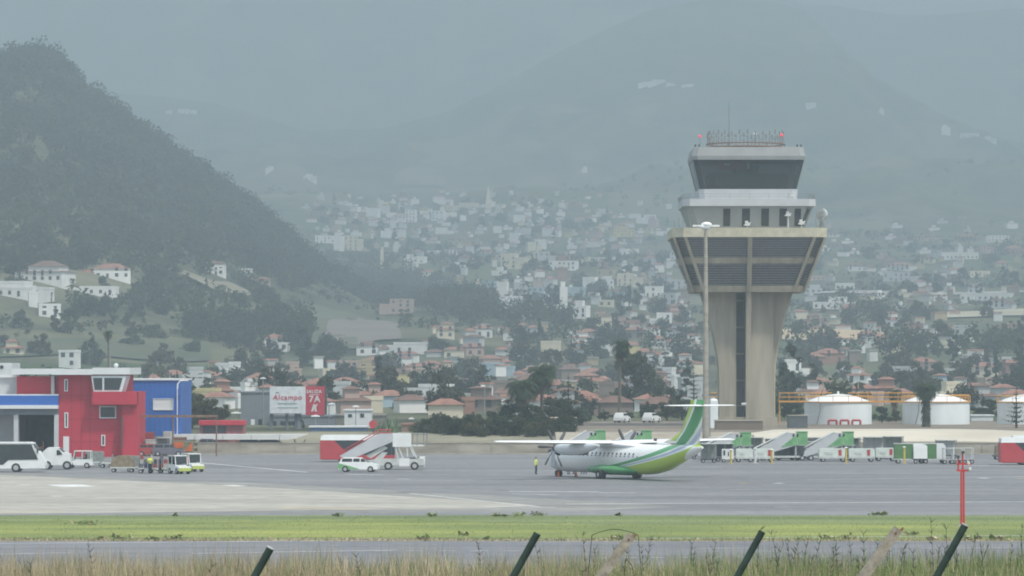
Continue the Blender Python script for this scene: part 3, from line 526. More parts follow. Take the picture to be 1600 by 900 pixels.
for s in (1, -1):
    mb = MB(); rs = [foil(2.57, 1.7, s*.5, 3.42), foil(2.57, 1.7, s*4.9, 3.46), foil(1.59, 1.28, s*13.2, 3.62, .12), foil(.9, .95, s*13.52, 3.63, .1)]
    mb.loft(rs, 0, True); mb.build('wing', awhite, plane)
    # nacelle
    y = s*4.05; mb = MB(); NR = [(4.75, 2.85, .26, .26), (4.4, 2.83, .42, .4), (3.6, 2.81, .55, .46), (2, 2.85, .62, .5), (0, 2.95, .55, .48), (-1.6, 3.1, .36, .36), (-2.7, 3.25, .1, .16)]
    mb.loft([[Vector((x, y+w_*math.sin(2*PI*i/18), z+h*math.cos(2*PI*i/18))) for i in range(18)] for x, z, h, w_ in NR]); nac = mb.build('nacelle', mat('nacelle_pale_grey', (.62, .64, .66), .35, .05, 1), plane)
    mb = MB(); mb.tube((2.1, y-s*.35, 2.4), (-.2, y-s*.3, 2.5), .15, .2, 10); mb.build('exhaust', dgrey, nac)
    mb = MB(); mb.tube((4.74, y, 2.47), (4.3, y, 2.4), .2, .24, 10); mb.build('intake', black, nac)
    pr_ = MB(); pr_.loft([[Vector((x, y+r_*math.sin(2*PI*i/14), 2.85+r_*math.cos(2*PI*i/14))) for i in range(14)] for x, r_ in ((4.75, .29), (5.05, .27), (5.35, .15), (5.45, .02))]); prop = pr_.build('propeller', dgrey, plane)
    for k in range(6):
        a0 = 2*PI*k/6+.35; mb = MB(); d = Vector((0, math.sin(a0), math.cos(a0))); t_ = Vector((0, math.cos(a0), -math.sin(a0))); rg = []
        for rr_, c_, tw in ((.25, .14, .9), (.7, .26, .75), (1.3, .32, .5), (1.8, .27, .35), (1.96, .14, .3)):
            u = t_*math.cos(tw)+Vector((1, 0, 0))*math.sin(tw); nn = Vector((1, 0, 0))*math.cos(tw)-t_*math.sin(tw); ce = Vector((5.0, y, 2.85))+d*rr_+t_*(.12*rr_-.1)
            rg.append([ce+u*c_/2, ce+nn*.03, ce-u*c_/2, ce-nn*.03])
        mb.loft(rg, 0, True); mb.build('blade', mat('blade_grey', (.1, .1, .11), .5), prop)
    # main gear
    for q in (0,):
        mb = MB(); mb.tube((0, s*1.75, 1.1), (0, s*2.05, .42), .1, .08, 8); mb.build('main_gear_strut', agrey, plane)
        for o_ in (-.2, .2):
            mb = MB(); mb.tube((0, s*2.05+o_-.13, .43), (0, s*2.05+o_+.13, .43), .43, .43, 20); wh = mb.build('wheel', black, plane); mb = MB(); mb.tube((0, s*2.05+o_-.14, .43), (0, s*2.05+o_+.14, .43), .2, .2, 12); mb.build('rim', agrey, wh)
    # tailplane
    mb = MB(); mb.loft([foil(1.7, -12.9, s*.05, 7.05, .12), foil(1.1, -13.2, s*3.65, 7.08, .1)], 0, True); mb.build('tailplane', awhite, plane)
    # rows of windows
    for k in range(24):
        x = 8.4-k*.72; 
        if x > -7.2:
            mb = MB(); w_ = 1.43 if x > -5 else 1.43-(-5-x)*.05; rows_ = []
            for z in (2.15, 2.55):
                yy = w_*math.sqrt(max(0, 1-((z-1.93)/1.43)**2))+.012; rows_.append(yy)
            pts = [(x-.12, s*rows_[0], 2.15), (x+.12, s*rows_[0], 2.15), (x+.12, s*rows_[1], 2.53), (x-.12, s*rows_[1], 2.53)]; q_ = [(a, b-s*.05, c) for a, b, c in pts]
            mb.add(pts+q_, [(0, 1, 2, 3), (4, 5, 6, 7), (0, 1, 5, 4), (2, 3, 7, 6), (1, 2, 6, 5), (0, 3, 7, 4)]); mb.build('cabin_window', glass, plane)
    mb = MB(); mb.prism([(9.9, 1.05), (9.9, 2.6), (9.2, 2.6), (9.2, 1.05)], s*1.40 if s > 0 else -1.425, s*1.425 if s > 0 else -1.40, 0); mb.build('cabin_door', agrey, plane)
mb = MB()
pf = lambda x, z, w_: Vector((x, w_, z))
fin_ = [[(-7.6, 3.62, .03), (-13.7, 3.3, .06)], [(-9.2, 4.0, .1), (-13.75, 4.0, .08)], [(-10.7, 4.7, .14), (-13.9, 4.7, .07)], [(-12.0, 6.9, .11), (-14.3, 6.9, .05)], [(-12.25, 7.62, .07), (-14.45, 7.62, .04)]]
rg = []
for (xl, z, w_), (xt, z2, w2) in fin_: xm = xl+(xt-xl)*.3; rg.append([Vector((xl, 0, z)), Vector((xm, w_, z)), Vector((xt, w2*.4, z2)), Vector((xt, -w2*.4, z2)), Vector((xm, -w_, z))])
mb.loft(rg, 0, True); mb.build('fin', liv, plane)
mb = MB(); mb.tube((10.77, 0, 1.1), (10.77, 0, .35), .08, .07, 8); mb.build('nose_gear_strut', agrey, plane)
for o_ in (-.18, .18): mb = MB(); mb.tube((10.77, o_-.09, .3), (10.77, o_+.09, .3), .3, .3, 16); mb.build('wheel', black, plane)
for s in (1, -1): mb = MB(); mb.add([(11.55, s*.3, 2.47), (11.2, s*.98, 2.4), (10.75, s*1.1, 2.65), (11.0, s*.3, 2.79), (11.5, s*.28, 2.4), (11.15, s*.94, 2.35), (10.7, s*1.0, 2.55), (10.95, s*.28, 2.7)], [(0, 1, 2, 3), (4, 5, 6, 7), (0, 1, 5, 4), (1, 2, 6, 5), (2, 3, 7, 6), (3, 0, 4, 7)]); mb.build('cockpit_window', glass, plane)
mb = MB(); mb.tube((-6.2, 0, 3.7), (-6.4, 0, 3.98), .04, .02, 5); mb.box((-6.3, 0, 3.8), (.5, .05, .25)); mb.build('antenna', dgrey, plane)
# ------------------------------------------------------------------ generic vehicle pieces
vwhite = mat('vehicle_white_paint', (.72, .74, .73), .35, .06, .9, spec=.5); vwhite2 = mat('dirty_vehicle_white', (.5, .52, .5), .5, .15, 1.6); vgreen = mat('stair_green_paint', (.13, .34, .15), .5, .12, 1.2, c2=(.22, .44, .2)); vred = mat('bus_red_paint', (.42, .05, .06), .45, .08, .8)
vglass = mat('vehicle_glass', (.03, .04, .045), .15, .2, 1, spec=.6); rimm = mat('wheel_rim_metal', (.4, .41, .41), .4, .1, 6); lime = mat('lime_bumper', (.42, .5, .12), .6, .15, 2)
brown = mat('tarpaulin_brown', (.2, .16, .11), .9, .25, 2, bump=.3); hivis = mat('hi_vis_yellow', (.72, .8, .08), .7, .1, 6); ylw = mat('yellow_post_paint', (.55, .42, .08), .6, .15, 3)
def wheel(parent, x, y, r, w_=.24, z=None):
    z = r if z is None else z; mb = MB(); mb.tube((x, y-w_/2, z), (x, y+w_/2, z), r, r, 18); t_ = mb.build('wheel', black, parent)
    mb = MB(); mb.tube((x, y-w_/2-.012, z), (x, y+w_/2+.012, z), r*.56, r*.56, 12); mb.build('rim', rimm, t_); return t_
def panel(parent, name, pts, y, th, m):
    """thin side panel: (x,z) outline standing proud at |y|"""
    for s in (1, -1): mb = MB(); a, b = sorted((s*(y-th), s*(y+th))); mb.prism(pts, a, b); mb.build(name, m, parent)
# small car ------------------------------------------------------------
def make_car(label, loc, rz, paint, group=None, stripe=None, L=4.0, name='parked_car', cat='car'):
    t = thing(name, label, cat, loc, rz, group); h = L/2
    mb = MB(); mb.prism([(-h, .35), (-h+.02, .75), (-h+.1, .95), (h*.5, .98), (h*.93, .78), (h, .55), (h-.03, .28), (-h+.05, .25)], -.84, .84, 0, .09)
    if stripe: mb.prism([(-h-.01, .36), (-h-.01, .92), (-h*.35, .6), (h*.1, .3), (-h+.3, .27)], -.852, .852, 1, .07)
    mb.build('body', [paint, stripe or paint], t)
    mb = MB(); mb.prism([(-h+.12, .93), (-h+.32, 1.38), (-h+.55, 1.48), (h*.12, 1.47), (h*.5, .95)], -.76, .76, 0, .15); mb.build('cabin', paint, t)
    for x0, x1 in ((-h+.36, -h*.3), (-h*.26, h*.08), (h*.12, h*.42)):
        zt = 1.38 if x1 < h*.2 else 1.1
        panel(t, 'side_window', [(x0, 1.0), (x0+.08, 1.38), (x1-(.0 if x1 < h*.2 else .3), 1.38 if x1 < h*.2 else 1.3), (x1, 1.0)], .685, .045, vglass)
    mb = MB(); mb.add([(h*.5+.03, -.66, .98), (h*.5+.03, .66, .98), (h*.14, .58, 1.44), (h*.14, -.58, 1.44)], [(0, 1, 2, 3)]); mb.add([(h*.5-.03, -.6, .98), (h*.5-.03, .6, .98), (h*.14-.05, .5, 1.42), (h*.14-.05, -.5, 1.42)], [(0, 3, 2, 1)]); mb.build('windscreen', vglass, t)
    for x in (-h*.64, h*.62):
        for y in (-.76, .76): wheel(t, x, y, .31, .2)
    for y in (-.6, .6): mb = MB(); mb.box((h*.97, y, .66), (.16, .3, .14)); mb.build('headlight', rimm, t)
    return t
ca = G(561, 737.5)
make_car('white hatchback with green rear flank beside the stair truck', (ca.x, ca.y, 0), R(-6), vwhite, None, vgreen, 4.1, 'airport_car')
# stair truck ----------------------------------------------------------
st = G(606, 734); sc_ = F/st.y
def sx(px): return (px-606)/sc_
def sz(py): return (734-py)/sc_
t = thing('passenger_stair_truck', 'white truck carrying long sloping passenger stairs with red handrails', 'stair truck', (st.x, st.y, 0))
pts = [(sx(530), sz(712)), (sx(540), sz(716)), (sx(600), sz(706)), (sx(614), sz(697)), (sx(664), sz(697)), (sx(664), sz(694)), (sx(614), sz(677)), (sx(594), sz(677))]
for y in (-.95, .85): mb = MB(); mb.prism(pts[:1]+[(sx(545), sz(719)), (sx(614), sz(690)), (sx(614), sz(677)), (sx(594), sz(677))], y, y+.1); mb.build('stair_side_panel', tw_light, t)
mb = MB()
for k in range(17): f_ = k/16; mb.box((sx(538)+(sx(612)-sx(538))*f_, 0, sz(716)+(sz(688)-sz(716))*f_), (.32, 1.7, .06))
mb.build('stair_tread', dgrey, t)
for y in (-.95, .95):
    for dz in (0, .28): mb = MB(); mb.tube((sx(528), y, sz(713)+dz), (sx(592), y, sz(676)+dz), .05, None, 6); mb.tube((sx(592), y, sz(676)+dz), (sx(612), y, sz(676)+dz), .05, None, 6); mb.build('handrail', vred, t)
mb = MB(); mb.b2(sx(614), sx(644), -1, 1, sz(698), sz(695)); mb.b2(sx(644), sx(663), -.9, .9, sz(697), sz(695)); mb.build('platform', vwhite, t)
for a_ in (-1.0, .95): mb = MB(); mb.b2(sx(614), sx(642), a_, a_+.05, sz(695), sz(677)); mb.build('platform_side', vwhite, t)
for y in (-.9, .9):
    mb = MB()
    for x in (645, 652, 662, 667): mb.tube((sx(x), y, sz(696)), (sx(x), y, sz(677)), .04, None, 5)
    mb.tube((sx(645), y, sz(678)), (sx(667), y, sz(678)), .04, None, 5); mb.build('platform_rail', steel, t)
mb = MB(); mb.prism([(sx(560), .45), (sx(560), .8), (sx(590), 1.15), (sx(662), 1.15), (sx(664), .5)], -.95, .95); mb.build('chassis', vwhite2, t)
mb = MB(); mb.prism([(sx(572), sz(712)), (sx(580), sz(716)), (sx(606), sz(700)), (sx(600), sz(696))], -.7, -.55); mb.prism([(sx(578), sz(724)), (sx(590), sz(726)), (sx(606), sz(707)), (sx(598), sz(706))], -.7, -.6); mb.build('lift_arm', vwhite2, t)
mb = MB(); mb.b2(sx(621), sx(644), -.9, .9, sz(697), sz(695.5)); 
for a, b in (((622, 716), (618, 697)), ((630, 716), (622, 697)), ((637, 713), (636, 697)), ((651, 716), (643, 697)), ((647, 712), (640, 697))): mb.tube((sx(a[0]), -.85, sz(a[1])), (sx(b[0]), -.85, sz(b[1])), .06, None, 5); mb.tube((sx(a[0]), .85, sz(a[1])), (sx(b[0]), .85, sz(b[1])), .06, None, 5)
mb.build('cab_frame', vwhite, t)
mb = MB(); mb.b2(sx(624), sx(640), -.99, .99, sz(728), sz(716)); mb.build('cab_door', vwhite, t)
mb = MB(); mb.b2(sx(640), sx(652), -.8, .8, sz(726), sz(715)); mb.build('engine_box', dgrey, t)
mb = MB(); mb.b2(sx(656), sx(664), -.5, .5, sz(730), sz(713)); mb.build('bumper', vwhite, t)
for x in (607, 648):
    for y in (-.85, .85): wheel(t, sx(x), y, .42, .3)
# apron buses ----------------------------------------------------------
def apron_bus(label, loc, rz, L=11.5):
    t = thing('apron_bus', label, 'bus', loc, rz, 'red and white apron buses')
    mb = MB(); mb.prism([(0.0, .25), (-.1, 2.45), (L, 2.45), (L, .25)], -1.45, 1.45); mb.build('body', vglass, t)
    mb = MB(); mb.prism([(-.15, 2.45), (-.1, 2.9), (.15, 3.02), (L-.6, 3.02), (L, 2.45)], -1.52, 1.52, 0, .12); mb.build('roof', vwhite, t)
    mb = MB(); mb.prism([(-.2, .3), (-.2, 2.44), (1.35, 2.44), (2.9, 1.0), (3.4, .5), (3.4, -.1) if False else (3.4, .3)], -1.5, 1.5); mb.build('end_panel', vred, t)
    mb = MB(); mb.b2(3.42, L, -1.48, 1.48, .3, .78); mb.build('skirt', vred, t)
    for x in (5.2, 6.6, 7.8): 
        for s in (-1, 1): mb = MB(); mb.b2(x, x+.08, s*1.46-.02, s*1.46+.02, .8, 2.44); mb.build('pillar', dgrey, t)
    for x in (2.2, L-2.4):
        for y in (-1.25, 1.25): wheel(t, x, y, .42, .3)
    return t
b1 = G(502, 722); apron_bus('red and white apron bus standing behind the passenger stair truck', (b1.x, b1.y+1.6, 0), R(2), 8.2)
b2_ = G(1567, 727); bb = apron_bus('red and white apron bus cut by the right edge', (b2_.x, b2_.y+1.5, 0), R(-1))
mb = MB(); mb.b2(1.2, 6, -.9, .9, 3.0, 3.22); mb.build('roof_unit', vwhite, bb)
tr = G(1565, 718); t = thing('cargo_trolley', 'dark red covered trolley tucked behind the apron bus at the right edge', 'trolley', (tr.x, tr.y, 0))
mb = MB(); mb.prism([(-.8, .5), (-.7, 1.6), (.4, 1.9), (.9, 1.7), (.9, .5)], -.7, .7); mb.build('cover', brown, t); mb = MB(); mb.b2(-1, 1, -.75, .75, .35, .5); mb.build('deck', dgrey, t)
for x in (-.6, .6):
    for y in (-.6, .6): wheel(t, x, y, .22, .15)
# airside bus at the left edge ----------------------------------------
bu = G(0, 737.5); sc_ = F/bu.y; t = thing('shuttle_bus', 'white shuttle bus with dark windows cut by the left edge', 'bus', (bu.x, bu.y, 0))
Xr = 72/sc_; zt = 46.5/sc_
mb = MB(); mb.prism([(-7, .35), (-7, zt-.1), (3.4, zt-.1), (4.2, zt*.62), (4.65, 1.0), (4.7, .4)], -1.2, 1.2, 0, .08); mb.build('body', vwhite, t)
mb = MB(); mb.prism([(-7, zt-.1), (-6.8, zt+.02), (3.2, zt+.02), (3.55, zt-.12)], -1.24, 1.24); mb.build('roof', awhite, t)
panel(t, 'side_window', [(-6.9, .95), (-6.9, zt-.22), (3.3, zt-.22), (4.0, 1.3), (1.0, 1.25), (.45, .75)], 1.17, .05, vglass)
mb = MB(); mb.b2(-6, 2.9, -.2, .2, 1.4, 2.5); mb.build('seat_row', mat('blue_seat_fabric', (.1, .14, .3), .9), t)
mb = MB(); mb.prism([(3.52, zt-.2), (3.62, zt-.2), (4.38, 1.45), (4.28, 1.45)], -1.05, 1.05); mb.build('windscreen', vglass, t)
for y in (-1.16, 1.16): mb = MB(); mb.box((3.95, y*1.08, 2.2), (.15, .12, .5)); mb.tube((3.6, y, 2.6), (3.95, y*1.08, 2.4), .03, None, 4); mb.build('wing_mirror', dgrey, t)
for x in (1.75, -4.8):
    for y in (-1.05, 1.05): wheel(t, x, y, .46, .32)
mb = MB(); mb.b2(4.5, 4.76, -1.1, 1.1, .35, .7); mb.build('bumper', vwhite2, t)
# pickup / small truck -------------------------------------------------
v = G(92, 733.5); sc_ = F/v.y; t = thing('service_truck', 'white short-bonnet service truck between the shuttle bus and the tractor', 'truck', (v.x, v.y, 0)); q = lambda px: (px-92)/sc_; r_ = lambda py: (733.5-py)/sc_
mb = MB(); mb.prism([(q(66), .45), (q(68), r_(706)), (q(76), r_(699)), (q(92), r_(699)), (q(99), r_(706)), (q(110), r_(709)), (q(112), .5)], -.9, .9, 0, .08); mb.build('body', vwhite, t)
panel(t, 'side_window', [(q(90), r_(711)), (q(90), r_(703)), (q(94), r_(703)), (q(99), r_(710))], .85, .05, vglass)
mb = MB(); mb.prism([(q(93), r_(700)), (q(95), r_(700)), (q(101), r_(706.5)), (q(99), r_(706.5))], -.75, .75); mb.build('windscreen', vglass, t)
for x in (75, 106):
    for y in (-.8, .8): wheel(t, q(x), y, .45, .28)
# tow tractor with open cab --------------------------------------------
def tow_tractor(label, loc, rz, group=None, bump=None, col_=None):
    t = thing('tow_tractor', label, 'tow tractor', loc, rz, group); c_ = col_ or vwhite
    mb = MB(); mb.prism([(-1.35, .3), (-1.35, .95), (.3, .95), (.5, .8), (1.35, .78), (1.4, .35)], -.68, .68, 0, .03); mb.build('body', c_, t)
    mb = MB(); mb.b2(-1.3, .5, -.7, .7, 1.78, 1.86); mb.build('cab_roof', c_, t)
    for x in (-1.26, -.35, .42):
        for y in (-.64, .64): mb = MB(); mb.tube((x+(.18 if x > .4 else 0), y, .9), (x, y, 1.8), .05, None, 6); mb.build('cab_post', c_, t)
    mb = MB(); mb.b2(-1.28, -1.22, -.6, .6, 1.05, 1.7); mb.build('rear_window', vglass, t); mb = MB(); mb.b2(.44, .5, -.6, .6, 1.0, 1.74); mb.build('windscreen', vglass, t)
    mb = MB(); mb.b2(-.7, -.2, -.5, .5, .95, 1.1); mb.b2(-.78, -.66, -.5, .5, 1.0, 1.5); mb.build('seat', black, t)
    mb = MB(); mb.b2(1.38, 1.5, -.66, .66, .3, .62); mb.b2(-1.5, -1.34, -.66, .66, .3, .62); mb.build('bumper', bump or c_, t)
    for x in (-.85, .85):
        for y in (-.6, .6): wheel(t, x, y, .3, .2)
    return t
v = G(124, 731.5); tow_tractor('white open-cab tow tractor just behind the service truck', (v.x, v.y, 0), PI, 'white tow tractors')
v = G(280, 740.5); tow_tractor('white tow tractor with lime bumper at the head of the luggage train', (v.x, v.y, 0), R(-62), 'white tow tractors', lime)
v = G(301, 737.0); tow_tractor('white tow tractor with lime bumper parked second, farthest from the red building', (v.x, v.y, 0), R(-62), 'white tow tractors', lime)
# luggage trailers -----------------------------------------------------
canvas = mat('grey_canvas', (.22, .24, .22), .9, .2, 2); bagm = [mat('suitcase_grey', (.12, .12, .15), .7), mat('suitcase_navy', (.05, .05, .12), .7), mat('suitcase_red', (.3, .05, .05), .7), mat('suitcase_pale', (.4, .4, .38), .7)]
def flat_trolley(label, px, py, L=2.6, kind='bags', group='luggage trolleys in front of the red building', rz=0.0):
    v = G(px, py); t = thing('luggage_trolley', label, 'trolley', (v.x, v.y, 0), rz, group)
    mb = MB(); mb.b2(-L/2, L/2, -.7, .7, .42, .55); mb.build('deck', vwhite2, t)
    mb = MB(); mb.tube((L/2, 0, .4), (L/2+.7, 0, .25), .04, None, 5); mb.build('tow_bar', dgrey, t)
    for x in (-L*.36, L*.36):
        for y in (-.55, .55): wheel(t, x, y, .21, .14)
    if kind == 'tarp': mb = MB(); mb.prism([(-L/2, .55), (-L*.42, 1.35), (-L*.2, 1.7), (L*.25, 1.75), (L*.42, 1.4), (L/2, .55)], -.68, .68, 0, .2); mb.build('tarpaulin', brown, t)
    elif kind == 'box': mb = MB(); mb.prism([(-L/2, .55), (-L/2, 1.5), (-L*.4, 1.62), (L*.4, 1.62), (L/2, 1.5), (L/2, .55)], -.68, .68); mb.build('canopy', canvas, t)
    else:
        for x in (-L/2, L/2): mb = MB(); mb.b2(x-.03, x+.03, -.68, .68, .55, 1.45); mb.build('end_rack', steel, t)
    return t, v
flat_trolley('luggage trolley under a brown tarpaulin, nearest to the red building corner', 192, 738, 2.5, 'tarp'); flat_trolley('empty-looking grey luggage trolley beside the brown tarpaulin one', 212, 737, 1.7, 'box')
flat_trolley('grey covered trolley behind the tow tractor near the red wall', 148, 729, 1.9, 'box'); flat_trolley('small pale trolley by the red wall, between covered ones', 167, 731, 1.2, 'rack')
for k, px in enumerate((226, 243, 259)):
    t, v = flat_trolley(('luggage trolley stacked with suitcases behind the worker in yellow', 'middle suitcase-laden trolley of the luggage train', 'suitcase-laden trolley coupled to the tow tractor')[k], px+(2 if k == 0 else 0), 739.5, 1.35, 'bags')
    for j in range(7):
        bx = v.x+random.uniform(-.5, .5); bz = .56+.42*(j // 3); b = MB(); dx, dz = random.uniform(.45, .7), .4
        b.box((0, 0, dz/2), (dx*.55, .35, dz)); b.box((0, 0, dz+.03), (.16, .04, .05))
        o = b.build('suitcase', bagm[(j+k) % 4], None, (v.x-.42+.42*(j % 3), v.y-.3+.05*j, bz)); setp(o, 'suitcase piled on one of the luggage trolleys near the worker in yellow', 'suitcase', 'suitcases piled on the luggage trolleys')
# ground power units and covered trolleys behind the aircraft ----------
def power_unit(label, px, py, L, redp=True):
    v = G(px, py); t = thing('ground_power_unit', label, 'power unit', (v.x, v.y, 0), 0, 'white ground power units in a row')
    mb = MB(); mb.prism([(-L/2, .45), (-L/2, 1.35), (-L/2+.12, 1.5), (L/2-.12, 1.5), (L/2, 1.35), (L/2, .45)], -.75, .75, 0, .04); mb.build('body', mat('unit_pale_green_grey', (.58, .64, .58), .5, .1, 1.2), t)
    mb = MB(); mb.b2(-L/2-.02, L/2+.02, -.78, .78, .38, .62); mb.build('skirt', vwhite2, t)
    if redp: panel(t, 'red_panel', [(L*.2, .7), (L*.2, 1.38), (L*.2+.33, 1.38), (L*.2+.33, .7)], .76, .02, vred)
    panel(t, 'vent', [(-L*.3, .8), (-L*.3, 1.1), (0, 1.1), (0, .8)], .76, .015, vwhite2)
    for x in (-L*.36, L*.36):
        for y in (-.6, .6): wheel(t, x, y, .27, .2)
    mb = MB(); mb.tube((L/2, 0, .5), (L/2+.5, 0, .4), .04, None, 5); mb.build('tow_bar', dgrey, t)
power_unit('white power unit with red panel, second from the yellow post cluster', 1301, 721.5, 3.1); power_unit('white power unit with red panel between two longer-spaced neighbours', 1346, 721.5, 2.9); power_unit('smallest white power unit with red panel before the green-curtained trolleys', 1383, 720.5, 2.2)
power_unit('white power unit with red panel behind the yellow post next to the mesh cage', 1193, 722, 2.3); power_unit('pale unmarked power unit between black-marked box and red-panelled one', 1163, 722, 1.9, False)
def cage(label, px, py, L, H, m=canvas, nm='baggage_cage'):
    v = G(px, py); t = thing(nm, label, 'baggage cage', (v.x, v.y, 0), 0, 'baggage cages behind the aircraft')
    mb = MB(); mb.b2(-L/2, L/2, -.75, .75, .35, .48); mb.build('deck', dgrey, t)
    for x in (-L/2+.04, 0, L/2-.04):
        for y in (-.72, .72): mb = MB(); mb.tube((x, y, .45), (x, y, H), .04, None, 5); mb.build('post', steel, t)
    mb = MB(); mb.b2(-L/2-.06, L/2+.06, -.82, .82, H, H+.07); mb.build('top', vwhite2, t)
    mb = MB(); mb.b2(-L/2+.1, L/2-.1, .68, .72, .5, H-.05); mb.build('curtain', m, t)
    for x in (-L*.36, L*.36):
        for y in (-.6, .6): wheel(t, x, y, .22, .15)
    return t
c_ = cage('open baggage cage nearest to the aircraft tail cone', 1107, 723, 1.7, 2.1)
cage('dark baggage cage behind the box with black markings', 1132, 721, 2.0, 2.0, dgrey); cage('wide grey baggage cage left of the white-fronted one', 1227, 719, 2.2, 2.05, canvas); cage('pale-curtained baggage cage in the middle of the row', 1256, 719, 2.1, 2.05, vwhite2)
v = G(1137, 722.5); t = thing('equipment_box', 'small white wheeled box with black markings beside the yellow post', 'equipment box', (v.x, v.y, 0)); mb = MB(); mb.b2(-.65, .65, -.5, .5, .35, 1.5); mb.build('body', vwhite, t)
mb = MB(); mb.b2(-.5, -.3, -.53, -.5, .8, 1.35); mb.b2(.0, .12, -.53, -.5, .7, 1.2); mb.build('marking', black, t)
for x in (-.45, .45): wheel(t, x, -.45, .2, .12); wheel(t, x, .45, .2, .12)
v = G(1410, 716) ; cov_g = mat('green_curtain', (.09, .2, .08), .85, .15, 1.5)
def curtain_trolley(label, px, py, L):
    v = G(px, py); t = thing('curtained_trolley', label, 'trolley', (v.x, v.y, 0), 0, 'green curtained baggage trolleys')
    mb = MB(); mb.b2(-L/2, L*.1, -.7, .7, .5, 2.15); mb.build('curtain', cov_g, t)
    mb = MB(); 
    mb.prism([(L*.1, .55), (L*.1, 2.1), (L*.18, 2.2), (L*.42, 2.2), (L*.5, 1.9), (L*.5, .55)], -.72, .72); mb.build('white_cover', vwhite, t)
    mb = MB(); mb.b2(-L/2-.03, L/2+.03, -.74, .74, .4, .52); mb.b2(-L/2-.04, L*.12, -.74, .74, 2.15, 2.22); mb.build('frame', vwhite2, t)
    for x in (-L*.38, L*.38):
        for y in (-.6, .6): wheel(t, x, y, .25, .16)
curtain_trolley('longer green-curtained trolley with rounded white cover, beside the power units', 1421, 724, 3.4); curtain_trolley('green-curtained trolley with white cover beside the bare dollies', 1459, 724, 2.5)
v = G(1437, 724); mb = MB(); mb.prism([(-.75, .55), (-.75, 1.9), (-.55, 2.1), (.55, 2.1), (.75, 1.9), (.75, .55)], -.7, .7, 0, .15); t = thing('white_covered_trolley', 'small rounded white covered trolley between the two green-curtained ones', 'trolley', (v.x, v.y-.4, 0)); mb.build('cover', vwhite, t); mb = MB(); mb.b2(-.8, .8, -.72, .72, .4, .54); mb.build('deck', dgrey, t)
for x in (-.55, .55): wheel(t, x, -.6, .23, .15)
for k, px in enumerate((1481, 1496, 1512)):
    v = G(px, 725-k*.3); t = thing('container_dolly', ('bare steel container dolly next to the curtained trolley', 'middle bare container dolly behind the red mast head', 'outermost bare container dolly, past the red mast')[k], 'dolly', (v.x, v.y, 0), 0, 'bare container dollies')
    mb = MB(); mb.b2(-.55, .55, -.8, .8, .42, .52); mb.build('deck', rimm, t)
    for x in (-.5, .5):
        for y in (-.75, .75): mb = MB(); mb.tube((x, y, .4), (x+.03, y, 1.75), .05, None, 5); mb.build('post', redw, t)
    mb = MB(); mb.b2(-.55, .55, -.8, .8, 1.68, 1.76); mb.build('top_frame', vwhite2, t)
    for x in (-.4, .4): wheel(t, x, -.65, .24, .15); wheel(t, x, .65, .24, .15)
# second row standing behind, half hidden: frames and covered cages
for k, (px, w_, h_, m_, lab) in enumerate(((1093, 1.5, 1.9, vwhite2, 'pale cage in the back row touching the aircraft tail cone'), (1121, 1.6, 2.15, canvas, 'grey cage in the back row behind the black-marked box'), (1150, 2.0, 2.1, vwhite2, 'pale cage in the back row behind the unmarked power unit'), (1178, 1.7, 2.2, canvas, 'tall grey cage in the back row behind the pale post'), (1212, 1.9, 2.05, dgrey, 'dark cage in the back row below the tower-side stairs'), (1243, 1.8, 2.15, canvas, 'grey cage in the back row beneath the second green stairs'), (1274, 1.9, 2.2, vwhite2, 'pale cage in the back row at the first long power unit'), (1326, 2.2, 2.15, canvas, 'grey cage in the back row between the long power units'), (1366, 2.0, 2.2, vwhite2, 'pale cage in the back row above the smallest power unit'), (1396, 1.8, 2.3, canvas, 'grey cage in the back row beside the curtained trolleys'), (1478, 1.9, 1.9, vwhite2, 'pale cage in the back row behind the bare dollies'))):
    cage(lab, px, 717.5-(k % 3)*.4, w_*1.25, h_*1.14, m_)
# yellow posts ---------------------------------------------------------
for px, h in ((1142, 22), (1206, 22), (1322, 25), (1413, 26), (1180, 24)):
    v = G(px, 725); t = thing('bollard', {1142: 'yellow post in front of the black-marked box', 1206: 'yellow post beside the red-panelled unit nearest the aircraft', 1322: 'yellow post between the two long power units', 1413: 'yellow post before the curtained trolleys', 1180: 'pale post between unmarked and red-panelled units'}[px], 'post', (v.x, v.y, 0), 0, 'posts along the equipment row')
    hh = h/F*v.y; m_ = ylw if px != 1180 else redw; mb = MB(); mb.tube((0, 0, 0), (0, 0, hh), .12, .11, 8); mb.build('post', m_, t); mb = MB(); mb.tube((0, 0, hh), (0, 0, hh+.12), .22, .1, 8); mb.build('cap', redw, t); mb = MB(); mb.box((0, 0, .04), (.55, .55, .08)); mb.build('foot', conc, t)
